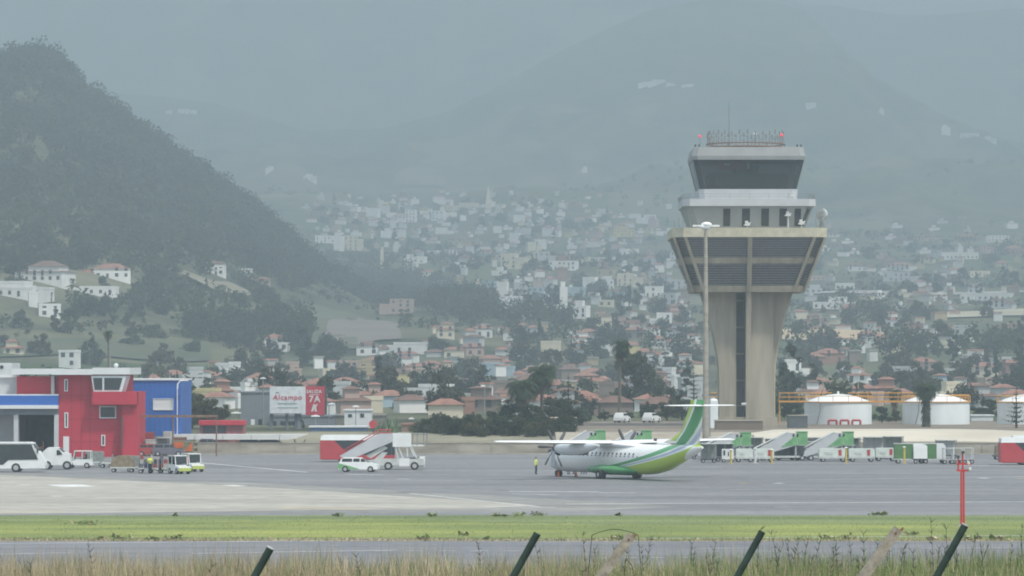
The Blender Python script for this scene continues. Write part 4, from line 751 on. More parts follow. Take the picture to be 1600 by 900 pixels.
# mobile passenger stairs with green canopies --------------------------
def mobile_stairs(label, px0, px1, ptop, Y, long_=1.0):
    """px0: where the slope starts at deck height, px1: right end of the canopy"""
    s = Y/F; x0 = X(px0, Y); x1 = X(px1, Y); t = thing('mobile_passenger_stairs', label, 'passenger stairs', (x0, Y, 0), 0, 'mobile passenger stairs with green canopies'); w_ = x1-x0; zt = Z(ptop, Y); zb = zt-20*s
    cx = w_-1.15
    for y in (-.9, .82):
        mb = MB(); mb.prism([(-1.9, .5), (-1.5, .5), (cx, zb), (cx, zt-.1), (cx-1.1, zt-.1), (-1.7, 1.2)], y, y+.08); mb.build('side_panel', tw_light, t)
    mb = MB()
    for k in range(14): f_ = k/13; mb.box((-1.6+(cx+1.6)*f_, 0, .6+(zb-.6)*f_), (.3, 1.6, .06))
    mb.build('tread', dgrey, t)
    for y in (-.94, .9): mb = MB(); mb.prism([(cx-1.9, zb-.25), (cx-.05, zt-.25), (cx-.05, zb)], y, y+.06); mb.build('green_flank', vgreen, t)
    for y in (-.92, .85): mb = MB(); mb.b2(cx, w_, y, y+.07, zb, zt); mb.build('canopy_side', vgreen, t)
    mb = MB(); mb.b2(cx-.1, w_+.05, -.98, .98, zt, zt+.07); mb.build('canopy_roof', vgreen, t)
    for k in range(2): mb = MB(); mb.b2(cx-.55+k*.45, cx-.35+k*.45, -.99, -.93, zt-.5, zt-.2); mb.build('canopy_window', vglass, t)
    mb = MB(); mb.b2(cx, w_+.2, -.9, .9, zb-.08, zb); mb.build('platform', vwhite2, t)
    for y in (-.95, .95): mb = MB(); mb.tube((-1.8, y, 1.5), (cx-1.0, y, zt+.05), .045, None, 5); mb.build('handrail', vwhite, t)
    for x in (cx-.2, w_-.1):
        for y in (-.8, .8): mb = MB(); mb.tube((x, y, .4), (x, y, zb), .07, None, 6); mb.build('support_leg', vwhite2, t)
    mb = MB(); mb.b2(-1.9, w_, -.8, .8, .35, .55); mb.build('chassis', vwhite2, t)
    for x in (-1.0, w_-.6):
        for y in (-.75, .75): wheel(t, x, y, .32, .2)
for a in (('mobile stairs with green canopy just above the aircraft nose', 892, 946, 673, 470), ('mobile stairs with green canopy above the aircraft wing root', 965, 1018, 673, 470), ('mobile stairs with green canopy next to the aircraft tail fin and light mast', 1116, 1173, 676, 482), ('mobile stairs with green canopy in front of the tower base', 1205, 1261, 675, 480), ('mobile stairs with green canopy farthest from the aircraft, below the first tank', 1280, 1333, 675, 480)): mobile_stairs(*a)
# low covered belt frame spanning the row
t = thing('equipment_shelter', 'long low open equipment shelter with thin pale roof behind the power units', 'shelter', (X(1120, 492), 492, 0))
mb = MB(); mb.b2(0, X(1385, 492)-X(1120, 492), -1.2, 1.2, 2.15, 2.25); mb.build('roof', vwhite2, t)
for k in range(9): mb = MB(); x = k*(X(1385, 492)-X(1120, 492)-.3)/8+.15; mb.tube((x, -1.1, 0), (x, -1.1, 2.15), .06, None, 6); mb.build('post', vwhite2, t)
# ------------------------------------------------------------------ people
skinm = mat('skin', (.45, .26, .18), .6, .05, 8); navy = mat('navy_workwear', (.025, .03, .05), .85, .2, 6); hairm = mat('dark_hair', (.03, .02, .015), .8); whitev = mat('pale_shirt', (.55, .56, .56), .8)
def make_person(label, loc, rz, top, H=1.74, pose=0, group=None):
    S_ = H/1.74; J = {'pel': (0, 0, .95), 'wa': (0, 0, 1.1), 'ch': (0, .0, 1.3), 'nk': (0, 0, 1.49), 'hd0': (.01, 0, 1.56), 'hd1': (.02, 0, 1.66),
         'hl': (0, .1, .9), 'kl': (.03, .11, .5), 'al': (-.02, .12, .08), 'tl': (.14, .14, .05), 'hr': (0, -.1, .9), 'kr': (.02, -.11, .5), 'ar': (-.03, -.12, .08), 'tr': (.13, -.14, .05),
         'sl': (0, .19, 1.42), 'el': (-.03, .26, 1.16), 'wl': (.08 if pose == 0 else .2, .24, .92 if pose == 0 else 1.18), 'gl': (.12 if pose == 0 else .28, .23, .84 if pose == 0 else 1.2),
         'sr': (0, -.19, 1.42), 'er': (-.04, -.27, 1.15), 'wr': (.03 if pose < 2 else .2, -.28, .9 if pose < 2 else 1.15), 'gr': (.06 if pose < 2 else .27, -.28, .82 if pose < 2 else 1.16)}
    ks = list(J); E = [('pel', 'wa'), ('wa', 'ch'), ('ch', 'nk'), ('nk', 'hd0'), ('hd0', 'hd1'), ('pel', 'hl'), ('hl', 'kl'), ('kl', 'al'), ('al', 'tl'), ('pel', 'hr'), ('hr', 'kr'), ('kr', 'ar'), ('ar', 'tr'), ('ch', 'sl'), ('sl', 'el'), ('el', 'wl'), ('wl', 'gl'), ('ch', 'sr'), ('sr', 'er'), ('er', 'wr'), ('wr', 'gr')]
    rad = {'pel': .13, 'wa': .125, 'ch': .145, 'nk': .06, 'hd0': .075, 'hd1': .09, 'hl': .09, 'kl': .062, 'al': .045, 'tl': .04, 'hr': .09, 'kr': .062, 'ar': .045, 'tr': .04, 'sl': .065, 'el': .045, 'wl': .032, 'gl': .038, 'sr': .065, 'er': .045, 'wr': .032, 'gr': .038}
    me_ = bpy.data.meshes.new('person'); me_.from_pydata([tuple(c*S_ for c in J[k]) for k in ks], [(ks.index(a), ks.index(b)) for a, b in E], [])
    o = bpy.data.objects.new('person_rig', me_); col.objects.link(o); md = o.modifiers.new('skin', 'SKIN')
    for i, k in enumerate(ks): me_.skin_vertices[0].data[i].radius = (rad[k]*S_, rad[k]*S_*(1.15 if k in ('ch', 'pel', 'wa') else 1)); me_.skin_vertices[0].data[i].use_root = (k == 'pel')
    s_ = o.modifiers.new('sub', 'SUBSURF'); s_.levels = 2; s_.render_levels = 2
    dg = bpy.context.evaluated_depsgraph_get(); nm = bpy.data.meshes.new_from_object(o.evaluated_get(dg)); bpy.data.objects.remove(o)
    nm.name = 'person'; nm.materials.clear()
    for m_ in (skinm, navy, top): nm.materials.append(m_)
    for p in nm.polygons:
        c = p.center/S_; p.use_smooth = True
        p.material_index = 0 if (c.z > 1.5 or (abs(c.y) > .2 and (c.z < .93 or c.x > .17) and c.z > .75)) else (1 if c.z < 1.0 and abs(c.y) < .21 or c.z < .7 else 2)
    ob = bpy.data.objects.new('person', nm); col.objects.link(ob); ob.location = loc; ob.rotation_euler.z = rz; setp(ob, label, 'person', group)
    mb = MB(); mb.sphere((0.0, 0, 1.68*S_), .098*S_, 10, 6, 0, (1.02, .92, 1.0), -.1); mb.build('hair', hairm, ob)
    mb = MB(); mb.sphere((.105*S_, 0, 1.635*S_), .018*S_, 6, 4); mb.build('nose', skinm, ob)
    if top is hivis:
        mb = MB()
        for z in (1.12, 1.24): mb.loft([[Vector((.165*math.cos(2*PI*i/14)*S_, .185*math.sin(2*PI*i/14)*S_, (z+dz)*S_)) for i in range(14)] for dz in (0, .045)])
        mb.build('reflective_band', rimm, ob)
    return ob
v = G(837.5, 741.5); make_person('person in yellow hi-vis vest and dark trousers standing alone before the aircraft nose', (v.x, v.y, 0), R(-20), hivis, 1.72, 1)
v = G(234, 740); make_person('person in yellow hi-vis vest standing among the luggage trolleys', (v.x, v.y+.2, 0), R(90), hivis, 1.8, 2)
for k, (px, py, rz) in enumerate(((889, 742.3, 40), (897, 742, 160), (911, 742.6, 90), (915, 742.3, -70))):
    v = G(px, py); make_person(['person in dark trousers half hidden under the aircraft nose, next to the front wheel', 'person in pale shirt under the forward fuselage, legs showing', 'person in dark clothes under the aircraft, first of a close pair', 'person in hi-vis vest under the aircraft, second of a close pair'][k], (v.x, v.y+2.2, 0), R(rz), [navy, whitev, navy, hivis][k], 1.7, k % 3)
v = G(293, 739); make_person('person in red overall standing between the two tow tractors', (v.x, v.y, 0), R(200), vred, 1.7, 0)
# cones near the wheel
conem = mat('cone_orange', (.6, .14, .04), .7)
for px, py, lab in ((900, 744.5, 'small orange cone under the aircraft, near the nose wheel'), (873, 745, 'small orange cone just in front of the nose wheel')):
    v = G(px, py); t = thing('traffic_cone', lab, 'cone', (v.x, v.y, 0)); mb = MB(); mb.tube((0, 0, .03), (0, 0, .6), .16, .03, 10); mb.build('cone_body', conem, t); mb = MB(); mb.box((0, 0, .02), (.4, .4, .04)); mb.build('base', black, t)
# ------------------------------------------------------------------ terminal buildings at the left
bred = mat('red_render', (.44, .03, .055), .75, .08, .25, bump=.05); bblue = mat('blue_cladding', (.03, .12, .42), .55, .07, .3); bwhite = mat('white_fascia', (.66, .68, .68), .55, .06, .4); bgrey = mat('grey_cladding', (.17, .19, .21), .7, .1, .3)
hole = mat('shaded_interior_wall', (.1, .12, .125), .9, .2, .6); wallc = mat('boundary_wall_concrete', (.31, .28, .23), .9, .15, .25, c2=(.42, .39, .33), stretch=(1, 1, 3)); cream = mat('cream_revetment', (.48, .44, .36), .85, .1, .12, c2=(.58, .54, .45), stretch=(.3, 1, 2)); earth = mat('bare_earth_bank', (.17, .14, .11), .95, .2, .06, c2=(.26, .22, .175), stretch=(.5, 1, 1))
BY = 500.0; bs = F/BY
def bx_(px): return X(px, BY)
def bz_(py): return Z(py, BY)
def blk(parent, name, m, px0, px1, py0, py1, y0, y1, base=None):
    mb = MB(); o = parent.location; mb.b2(bx_(px0)-o.x, bx_(px1)-o.x, y0-o.y, y1-o.y, (0 if base is not None else bz_(py1)), bz_(py0)); return mb.build(name, m, parent)
t = thing('terminal_building', 'red rendered airport building with white roof slab and small slanted lookout room', 'building', (bx_(120), BY, 0))
blk(t, 'wall', bred, 92, 192, 586, 0, BY, BY+14, 0); blk(t, 'upper_wall', bred, 23, 92, 588, 620, BY+2, BY+14); blk(t, 'side_wing', bred, 192, 216, 612, 0, BY-1.0, BY+10, 0); blk(t, 'projecting_bay', bred, 146, 216, 612, 632, BY-1.6, BY-.003)
for a, b, c in ((18, 82, 576), (82, 146, 576.5), (146, 204, 574.5)): blk(t, 'roof_slab', bwhite, a, b, c, c+(9 if a < 140 else 10.5), BY-1.5 if a > 80 else BY+.4, BY+14)
blk(t, 'white_pilaster', bwhite, 77.5, 82.5, 587, 617, BY+1.6, BY+2.2)
mb = MB(); o = t.location; P0 = lambda px, py, y: (bx_(px)-o.x, y-o.y, bz_(py))
def quad_prism(parent, name, m, pts, y0, y1):
    mb = MB(); mb.prism([(bx_(px)-parent.location.x, bz_(py)) for px, py in pts], y0-parent.location.y, y1-parent.location.y); return mb.build(name, m, parent)
quad_prism(t, 'lookout_room', bwhite, [(144, 587), (199, 587), (192, 611.8), (148, 611.8)], BY-1.3, BY+4)
for a in ([(147, 590.5), (161.5, 590.5), (161.5, 609), (149.5, 609)], [(164.5, 590.5), (193, 590.5), (188, 609), (164.5, 609)]): quad_prism(t, 'lookout_window', vglass, a, BY-1.36, BY-1.2)
def window(parent, px0, px1, py0, py1, y, m=None, fr=1.6):
    f_ = blk(parent, 'window', m or vglass, px0, px1, py0, py1, y-.05, y+.1)
    for a in ((px0-fr, px1+fr, py1, py1+fr), (px0-fr, px1+fr, py0-fr, py0), (px0-fr, px0, py0, py1), (px1, px1+fr, py0, py1)):
        mb = MB(); o = parent.location; mb.b2(bx_(a[0])-o.x, bx_(a[1])-o.x, y-.12-o.y, y+.05-o.y, bz_(a[3]), bz_(a[2])); mb.build('window_frame', bwhite, f_)
window(t, 157, 180, 636, 652, BY); window(t, 102, 104.5, 594, 610, BY); window(t, 102.5, 105, 646, 667, BY); window(t, 160, 163, 681, 695, BY)
blk(t, 'door', bwhite, 99, 108, 682, 0, BY-.06, BY+.1, 0)
blk(t, 'downpipe', dgrey, 191, 193, 650, 700, BY-1.3, BY-1.05)
mb = MB(); mb.tube((bx_(168)-o.x, 3, bz_(576)), (bx_(168)-o.x, 3, bz_(530)), .07, .03, 5); mb.build('roof_aerial', steel, t); mb = MB(); mb.sphere((bx_(180)-o.x, 1, bz_(571)), .28, 8, 5); mb.build('roof_globe', bwhite, t)
seam = mat('panel_seam_shadow_gap', (.2, .02, .03), .9)
for px in (112, 127, 140): blk(t, 'seam', seam, px-.25, px+.25, 587, 0, BY-.015, BY-.001, 0)
for py in (618, 655, 690): blk(t, 'seam', seam, 92.2, 146 if py < 640 else 191, py-.25, py+.25, BY-.018, BY-.001)
# left hangar / fire bay
t = thing('vehicle_hangar', 'blue and white vehicle hangar with tall open bays beside the red building', 'hangar', (bx_(20), BY, 0))
blk(t, 'fascia', bblue, -160, 91.8, 618, 633, BY-.5, BY+.5); blk(t, 'roof', bwhite, -160, 91.8, 616, 618, BY-.4, BY+16); blk(t, 'lintel', bwhite, -160, 91.8, 633, 638.5, BY-.9, BY+.4); blk(t, 'lintel', bgrey, -160, 91.8, 638.5, 648, BY-.2, BY+.4)
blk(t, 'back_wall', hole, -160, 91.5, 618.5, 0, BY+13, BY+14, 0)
for px in (-110, -40, 25, 88): blk(t, 'column', tw_light, px-3, px+4, 648, 0, BY-.3, BY+.3, 0)
blk(t, 'side_wall', bgrey, -160, -157, 618.5, 0, BY+.5, BY+13, 0)
t = thing('roller_stand', 'orange low barrier frame standing inside the open hangar bay', 'barrier', (bx_(50), BY+4, 0)); mb = MB(); mb.b2(-1.0, 1.0, -.1, .1, .9, 1.15); mb.build('rail', conem, t)
for x in (-.9, 0, .9): mb = MB(); mb.tube((x, 0, 0), (x, 0, 1.8), .05, None, 5); mb.build('post', ylw, t)
t = thing('white_rooftop_building', 'white block with small dark window rising behind the hangar roof', 'building', (bx_(5), 540, 2)); mb = MB(); mb.b2(X(-60, 540)-t.location.x, X(18.5, 540)-t.location.x, 0, 9, -2, Z(567, 540)-2); mb.build('wall', bwhite, t); mb = MB(); mb.b2(X(0, 540)-t.location.x, X(5, 540)-t.location.x, -.06, .1, Z(576, 540)-2, Z(571, 540)-2); mb.build('window', vglass, t)
blk2 = thing('grey_annex', 'pale grey annex between the white block and the red building', 'building', (bx_(10), BY+6, 0)); blk(blk2, 'wall', tw_light, -60, 22.5, 588, 0, BY+5, BY+12, 0); blk(blk2, 'roof', bwhite, -60, 22.8, 586, 590, BY+4.6, BY+12.4)
t = thing('blue_warehouse', 'blue clad warehouse with pale shuttered windows behind the red building', 'building', (bx_(240), 522, 0))
_b = BY; BY = 522.0
blk(t, 'wall', bblue, 188, 282, 594, 0, BY, BY+18, 0); blk(t, 'roof_edge', bwhite, 188, 283, 591.5, 594.2, BY-.2, BY+18.2)
for a, b in ((214, 226), (240, 270)): window(t, a, b, 623.5, 640, BY, bwhite, .8)
seamb = mat('blue_seam', (.02, .07, .25), .8)
for px in range(194, 282, 8): blk(t, 'seam', seamb, px-.2, px+.2, 595, 0, BY-.02, BY-.001, 0)
BY = _b
mb = MB(); t = thing('pipe_gantry', 'long thin rust-red pipe beam crossing in front of the blue warehouse', 'gantry', (bx_(195), BY+4, 0)); L_ = X(334, BY+4)-X(193, BY+4); mb.b2(0, L_, -.2, .2, Z(652, BY+4), Z(648.5, BY+4)); mb.build('beam', rust, t)
for k in (0.15, L_/2, L_-.2): mb = MB(); mb.tube((k, 0, 0), (k, 0, Z(650, BY+4)), .1, None, 6); mb.build('post', rust, t)
# street lights
def street_light(label, px, pbase, ptop, Y, arm=0, r=.12, head=1.2, double=False, group='street lights around the airport', z0=None):
    x = X(px, Y); zb = float(terrain(x, Y)) if z0 is None else z0; zt = Z(ptop, Y); t = thing('street_light', label, 'street light', (x, Y, zb), 0, group)
    mb = MB(); mb.tube((0, 0, -.3), (0, 0, zt-zb), r, r*.6, 8); mb.build('pole', steel if r < .2 else wallc, t)
    heads = [(-head/2, head/2)] if double else [(-.12, head) if arm >= 0 else (-head, .12)]
    for a, b in heads: mb = MB(); mb.prism([(a, zt-zb), (a, zt-zb+.12), ((a+b)/2, zt-zb+.26), (b, zt-zb+.12), (b, zt-zb)], -.22, .22); mb.build('lamp_head', awhite, t)
    return t
street_light('single tall street light left of the dark garden trees', 757, 695, 604, 560, -1, .11, .5)
street_light('low double-headed street light among the palm shrubs', 792, 690, 659, 560, 0, .09, 1.5, True); street_light('low double-headed street light at the start of the garden trees', 705, 690, 655, 560, 0, .09, 1.9, True)
street_light('street light with round white head rising beside the advertising board', 411, 670, 592, 600, 0, .12, .8, True); street_light('small double street light below the red advertising panel', 493, 675, 651, 575, 0, .08, 1.2, True)
street_light('street light seen against the small white house behind the apron bus', 556, 675, 636, 575, 0, .08, .9, True); street_light('small low street light by the grey warehouse corner', 369, 675, 646, 560, 0, .08, 1.3, True); street_light('street light right beside the advertising board edge', 514, 675, 632, 600, 0, .09, .9)
street_light('small street light above the terracotta wall', 640, 675, 655, 570, 0, .07, .6)
bl = thing('curved_lamp', 'white curved-arm lamp fixed to the corner of the blue warehouse', 'lamp', (X(277, 521), 521, 0)); mb = MB(); q = [(0, Z(608, 521)), (.05, Z(600, 521)), (.35, Z(595, 521)), (1.0, Z(594, 521))]
for a, b in zip(q, q[1:]): mb.tube((a[0], 0, a[1]), (b[0], 0, b[1]), .09, None, 6)
mb.tube((0, 0, 0), (0, 0, q[0][1]), .06, None, 5); mb.build('arm', awhite, bl); mb = MB(); mb.box((1.1, 0, q[-1][1]), (.5, .3, .2)); mb.build('lamp_head', awhite, bl)
# floodlight mast before the tower
Y = 515.0; x = X(1103, Y); t = thing('floodlight_mast', 'very tall concrete floodlight mast in front of the control tower', 'floodlight mast', (x, Y, 0)); zt = Z(354, Y)
mb = MB(); mb.tube((0, 0, 0), (0, 0, zt), .44, .2, 14); mb.build('mast', wallc, t)
mb = MB(); mb.tube((-.5, 0, zt), (.5, 0, zt), .42, .42, 10); mb.sphere((.1, 0, zt+.25), .55, 10, 6, 0, (1.2, 1, .6)); mb.build('head_frame', awhite, t)
for xx in (-1.35, -.75, .85, 1.4):
    mb = MB(); mb.box((xx, -.2, zt+.08), (.55, .6, .22)); mb.tube((0, 0, zt), (xx, -.1, zt+.05), .06, None, 5); mb.build('floodlight', awhite, t)
mb = MB(); mb.tube((.5, -.2, .3), (.5, -.2, zt*.6), .05, None, 5); mb.build('conduit', steel, t)
# ------------------------------------------------------------------ boundary walls, bank, road
def wallrun(name, label, px0, px1, Y, h, m, th=.35, cap=True):
    x0, x1 = X(px0, Y), X(px1, Y); t = thing(name, label, 'wall', (x0, Y, 0)); mb = MB(); mb.b2(0, x1-x0, 0, th, -.3, h); mb.build('wall', m, t)
    if cap: mb = MB(); mb.b2(-.02, x1-x0+.02, -.06, th+.06, h, h+.1); mb.build('coping', tw_conc, t)
    n = int((x1-x0)/6)
    for k in range(n+1): mb = MB(); xx = min(k*6.0, x1-x0-.3)+.15; mb.b2(xx-.12, xx+.12, -.1, -.002, 0, h-.1); mb.build('pilaster', m, t)
    return t
wallrun('boundary_wall', 'long low concrete boundary wall along the far edge of the apron', 308, 1720, 514, 1.35, wallc)
lo = MB(); lo.b2(X(308, 513), X(1720, 513), 512.6, 513.4, .0, .16, 0); setp(lo.build('kerb', conc), kind='structure')
# bank surfaces
def drape(name, x0, x1, Y0, Y1, off, m, nx=60, ny=10, kind='structure', zf=None):
    mb = MB(); rg = []
    for j in range(ny+1):
        Y = Y0+(Y1-Y0)*j/ny; rg.append([(x0+(x1-x0)*i/nx, Y, (float(terrain(x0+(x1-x0)*i/nx, Y)) if zf is None else zf(Y))+off) for i in range(nx+1)])
    mb.loft(rg, 0, True, False, False); return setp(mb.build(name, m), kind=kind)
drape('bank_earth', X(860, 600), X(1760, 600), 546, 652, .06, earth)
drape('verge', X(300, 530), X(860, 600), 516, 560, .05, mat('dusty_verge', (.2, .19, .13), .95, .2, .1, c2=(.28, .26, .19)))
mb = MB(); x0, x1, x2 = X(1010, 530), X(1575, 530), X(1640, 530)
mb.prism([(0, 0), (0, 1), (1, 1), (1, 0)], 0, .001) if False else None
mb.loft([[(x, Yb, .9), (x, Yb, 1.45+dz), (x, Yb+3, 2.7+dz), (x, Yb+14, 2.8+dz), (x, Yb+14, .9)] for x, Yb, dz in ((X(1175, 530), 523, -.55), (X(1215, 530), 523, -.1), (X(1300, 530), 523, 0), (X(1500, 530), 523, 0), (X(1560, 530), 522, -.1), (x2, 519, -.35), (X(1900, 530), 517, -.4))], 0, False)
setp(mb.build('service_ramp', cream), 'cream concrete service ramp running above the apron wall below the tanks', 'ramp')
mb = MB(); mb.loft([[(x, 521, .9), (x, 521, 1.4), (x, 526, 2.3), (x, 536, 2.4), (x, 536, .9)] for x in (X(868, 528), X(1000, 528), X(1174, 528))], 0, False); setp(mb.build('concrete_embankment', mat('dull_concrete_slope', (.32, .28, .22), .9, .1, .2, c2=(.4, .36, .29))), 'dull beige sloping embankment behind the mobile stairs and aircraft tail', 'embankment')
for px0, px1, Y, z0, z1, lab in ((1118, 1192, 575, 0, 658, 'low brown concrete block at the tower foot, mast side'), (1232, 1262, 590, 0, 650, 'low dark shed between the tower and the first tank')):
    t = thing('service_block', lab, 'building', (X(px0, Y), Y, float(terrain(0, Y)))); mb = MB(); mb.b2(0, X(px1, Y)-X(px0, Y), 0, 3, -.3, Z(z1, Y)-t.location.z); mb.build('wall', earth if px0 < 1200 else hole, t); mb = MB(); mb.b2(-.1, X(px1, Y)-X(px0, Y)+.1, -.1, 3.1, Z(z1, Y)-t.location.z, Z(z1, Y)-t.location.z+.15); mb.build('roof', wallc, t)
# long white canopy with struts, red shed, kiosk
Y = 522.0; t = thing('parking_canopy', 'long white cantilever canopy standing behind the boundary wall', 'canopy', (X(262, Y), Y, 0)); L_ = X(482, Y)-X(262, Y); z1 = Z(679, Y); z0 = Z(686, Y)
for k in range(5):
    a, b = L_*k/5, L_*(k+1)/5-.06; mb = MB(); mb.prism([(a+(1.1 if k == 0 else 0), z0-.05), (a, z1-.05), (a, z1+.05), (b, z1+.05), (b-(1.4 if k == 4 else 0), z0+.12), (b-(2.4 if k == 4 else 0), z0-.05)], -1.4, 1.6); mb.build('roof_panel', bwhite, t)
for k in (1.2, 5.2, 9.2, 13.2, 16.4):
    for s in (-.7, .7): mb = MB(); mb.tube((k, .5, 0), (k+s*1.0, .5, z0-.05), .09, None, 6); mb.build('strut', wallc, t)
Y = 528.0; t = thing('red_shed', 'small bright red trimmed shed with glass front over the white canopy', 'shed', (X(312, Y), Y, 0)); L_ = X(381, Y)-X(312, Y)
mb = MB(); mb.b2(0, L_, 0, 4, 0, Z(664, Y)); mb.build('wall', mat('dusty_pink_panel', (.3, .12, .12), .7), t); mb = MB(); mb.b2(-.1, L_+.1, -.4, 4.2, Z(664, Y), Z(657, Y)); mb.build('red_fascia', mat('bright_red_fascia', (.5, .04, .06), .6), t); mb = MB(); mb.b2(.4, L_-2.2, -.05, .1, Z(677, Y), Z(666, Y)); mb.build('window', vglass, t); mb = MB(); mb.b2(-.1, L_-1.5, -.5, -.05, Z(680, Y), Z(677.5, Y)); mb.build('red_sill', vred, t)
Y = 509; t = thing('orange_kiosk', 'small orange and olive kiosk under the left end of the canopy', 'kiosk', (X(271, Y), Y, 0)); mb = MB(); mb.b2(0, 2.4, 0, 1.6, 0, 1.75); mb.build('wall', mat('olive_panel', (.2, .2, .12), .8), t); mb = MB(); mb.b2(.1, 1.2, -.05, .0, .9, 1.6); mb.build('panel', conem, t); mb = MB(); mb.prism([(1.3, .5), (2.3, .5), (2.3, 1.6)], -.05, 0); mb.build('panel', conem, t)
def gpc(px, py, dy=0): v = G(px, py); return (v.x, v.y+dy, 0)
cars = [(236, 706, bagm[2], 'dark red car parked under the blue warehouse, partly behind trolleys'), (262, 709, bagm[0], 'grey car parked beside the orange kiosk')]
for px, py, m_, lab in cars: v = Vector((X(px, 504), 504 if px > 220 else 497, 0)); make_car(lab, (v.x, v.y, 0), R(random.uniform(-20, 20)), m_, 'cars parked near the buildings', L=3.9)
for px, Y, m_, lab, rz in ((330, 521, bagm[0], 'dark car parked under the left half of the canopy', 5), (395, 523, bagm[1], 'dark car parked under the middle of the canopy', -3), (425, 523, bagm[1], 'dark car parked under the right half of the canopy', 3), (972, 640, bwhite, 'white car on the bank just past the tall thin palm', 70), (1018, 640, bwhite, 'white car on the bank next to the aircraft fin', 65)):
    x = X(px, Y); make_car(lab, (x, Y, max(0, float(terrain(x, Y)))+.07), R(rz), m_, 'cars parked near the buildings', L=3.5)
# clutter heap between blue warehouse and luggage train
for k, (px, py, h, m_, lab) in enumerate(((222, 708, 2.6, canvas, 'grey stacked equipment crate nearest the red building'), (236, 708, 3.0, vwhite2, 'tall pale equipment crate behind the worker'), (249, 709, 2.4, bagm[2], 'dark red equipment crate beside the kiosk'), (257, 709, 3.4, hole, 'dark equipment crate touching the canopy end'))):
    t = thing('equipment_crate', lab, 'crate', (X(px, 508), 508-1.5*(k % 2), 0), R(random.uniform(-15, 15)), 'equipment crates by the blue warehouse'); mb = MB(); h *= .62; mb.b2(-.6, .6, -.6, .6, .15, h); mb.build('box', m_, t); mb = MB(); mb.b2(-.7, .7, -.7, .7, 0, .15); mb.build('pallet', brown, t); mb = MB(); mb.b2(-.64, .64, -.64, .64, h, h+.1); mb.build('lid', vwhite2, t)
for k, (px, py, w_, h_, m_, lab) in enumerate(((221, 701, 1.2, 2.4, vred, 'red freight container against the red building side'), (234, 700, 1.1, 2.7, bagm[2], 'dark red freight container under the blue wall'), (249, 699, 1.2, 2.2, canvas, 'grey freight container under the blue wall'), (263, 699, 1.0, 2.8, vwhite2, 'pale freight container by the warehouse corner'), (281, 698, 1.6, 2.1, mat('container_brown', (.2, .11, .08), .8), 'brown freight container past the blue warehouse corner'))):
    t = thing('freight_container', lab, 'container', (X(px, 515), 515.5, 0), R(random.uniform(-10, 10)), 'freight containers by the blue warehouse'); mb = MB(); mb.b2(-w_/2, w_/2, -.8, .8, .1, h_); mb.build('box', m_, t)
    for q_ in range(5): mb = MB(); x_ = -w_/2+w_*(q_+.5)/5; mb.b2(x_-.05, x_+.05, -.84, -.8, .2, h_-.1); mb.build('rib', m_, t)
# ------------------------------------------------------------------ billboard
def text_mesh(s, size, loc, m, parent, name, shear=0, bold=.0, sx_=1, cname=None):
    cu = bpy.data.curves.new('lettering', 'FONT'); cu.body = s; cu.size = size; cu.shear = shear; cu.extrude = .02; cu.offset = bold; cu.align_x = 'CENTER'; cu.space_character = 1.16
    o = bpy.data.objects.new('lettering', cu); col.objects.link(o); dg = bpy.context.evaluated_depsgraph_get(); me_ = bpy.data.meshes.new_from_object(o.evaluated_get(dg)); bpy.data.objects.remove(o)
    me_.materials.clear(); me_.materials.append(m); ob = bpy.data.objects.new(name, me_); col.objects.link(ob); ob.parent = parent; ob.location = loc; ob.rotation_euler = (PI/2, 0, 0); ob.scale = (sx_, 1, 1); return ob
Y = 585.0; s_ = Y/F; t = thing('advertising_board', 'large white and red advertising board on posts reading Alcampo and SALIDA 7A', 'advertising board', (X(466, Y), Y, float(terrain(X(466, Y), Y)))); zb = t.location.z
q = lambda px: (px-466)*s_; r_ = lambda py: Z(py, Y)-zb
mb = MB(); mb.b2(q(421.5), q(477.5), 0, .35, r_(646), r_(604)); mb.build('white_panel', mat('billboard_white', (.6, .63, .65), .5), t); mb = MB(); mb.b2(q(477.5), q(507), 0, .35, r_(648.5), r_(603.5)); mb.build('red_panel', mat('billboard_red', (.42, .045, .07), .5), t); mb = MB(); mb.b2(q(507), q(510.5), .1, .9, r_(648), r_(604.5)); mb.build('side_frame', dgrey, t); mb = MB(); mb.b2(q(421.5), q(507), -.1, .4, r_(648.5), r_(646.6) if False else r_(649.5)+.0); mb.build('lower_frame', dgrey, t)
for px in (424, 448, 466, 462): mb = MB(); mb.tube((q(px), .6, -.3), (q(px), .6, r_(640)), .22 if px != 466 else .4, None, 8); mb.build('post', bgrey, t)
text_mesh('Alcampo', .98, (q(449), -.03, r_(624.5)), mat('letter_red', (.45, .03, .06), .6), t, 'lettering', .12, .012, 1.02)
mb = MB(); mb.box((q(433), -.03, r_(613.5)), (.5, .04, .12)); mb.build('logo_mark', mat('letter_green', (.08, .2, .16), .6), t)
for py, w_, h in ((630.5, 30, .22), (637, 33, .16)): mb = MB(); mb.b2(q(449-w_/2), q(449+w_/2), -.03, 0, r_(py)-h/2, r_(py)+h/2); mb.build('small_print_line', mat('small_print_grey', (.3, .38, .38), .6), t)
text_mesh('SALIDA', .62, (q(490.5), -.03, r_(614)), redw, t, 'lettering', 0, .02, .92); text_mesh('7A', 1.25, (q(491.5), -.03, r_(628)), redw, t, 'lettering', 0, .03, 1.0)
mb = MB(); mb.b2(q(484), q(499), -.03, 0, r_(616.8), r_(616)); mb.build('rule_line', redw, t)
mb = MB(); mb.prism([(q(486), r_(643)), (q(490), r_(630)), (q(492), r_(633)), (q(496.5), r_(631)), (q(494), r_(636)), (q(495), r_(643)), (q(492), r_(643)), (q(491), r_(638)), (q(489), r_(643))], -.03, 0); mb.build('arrow_mark', redw, t)
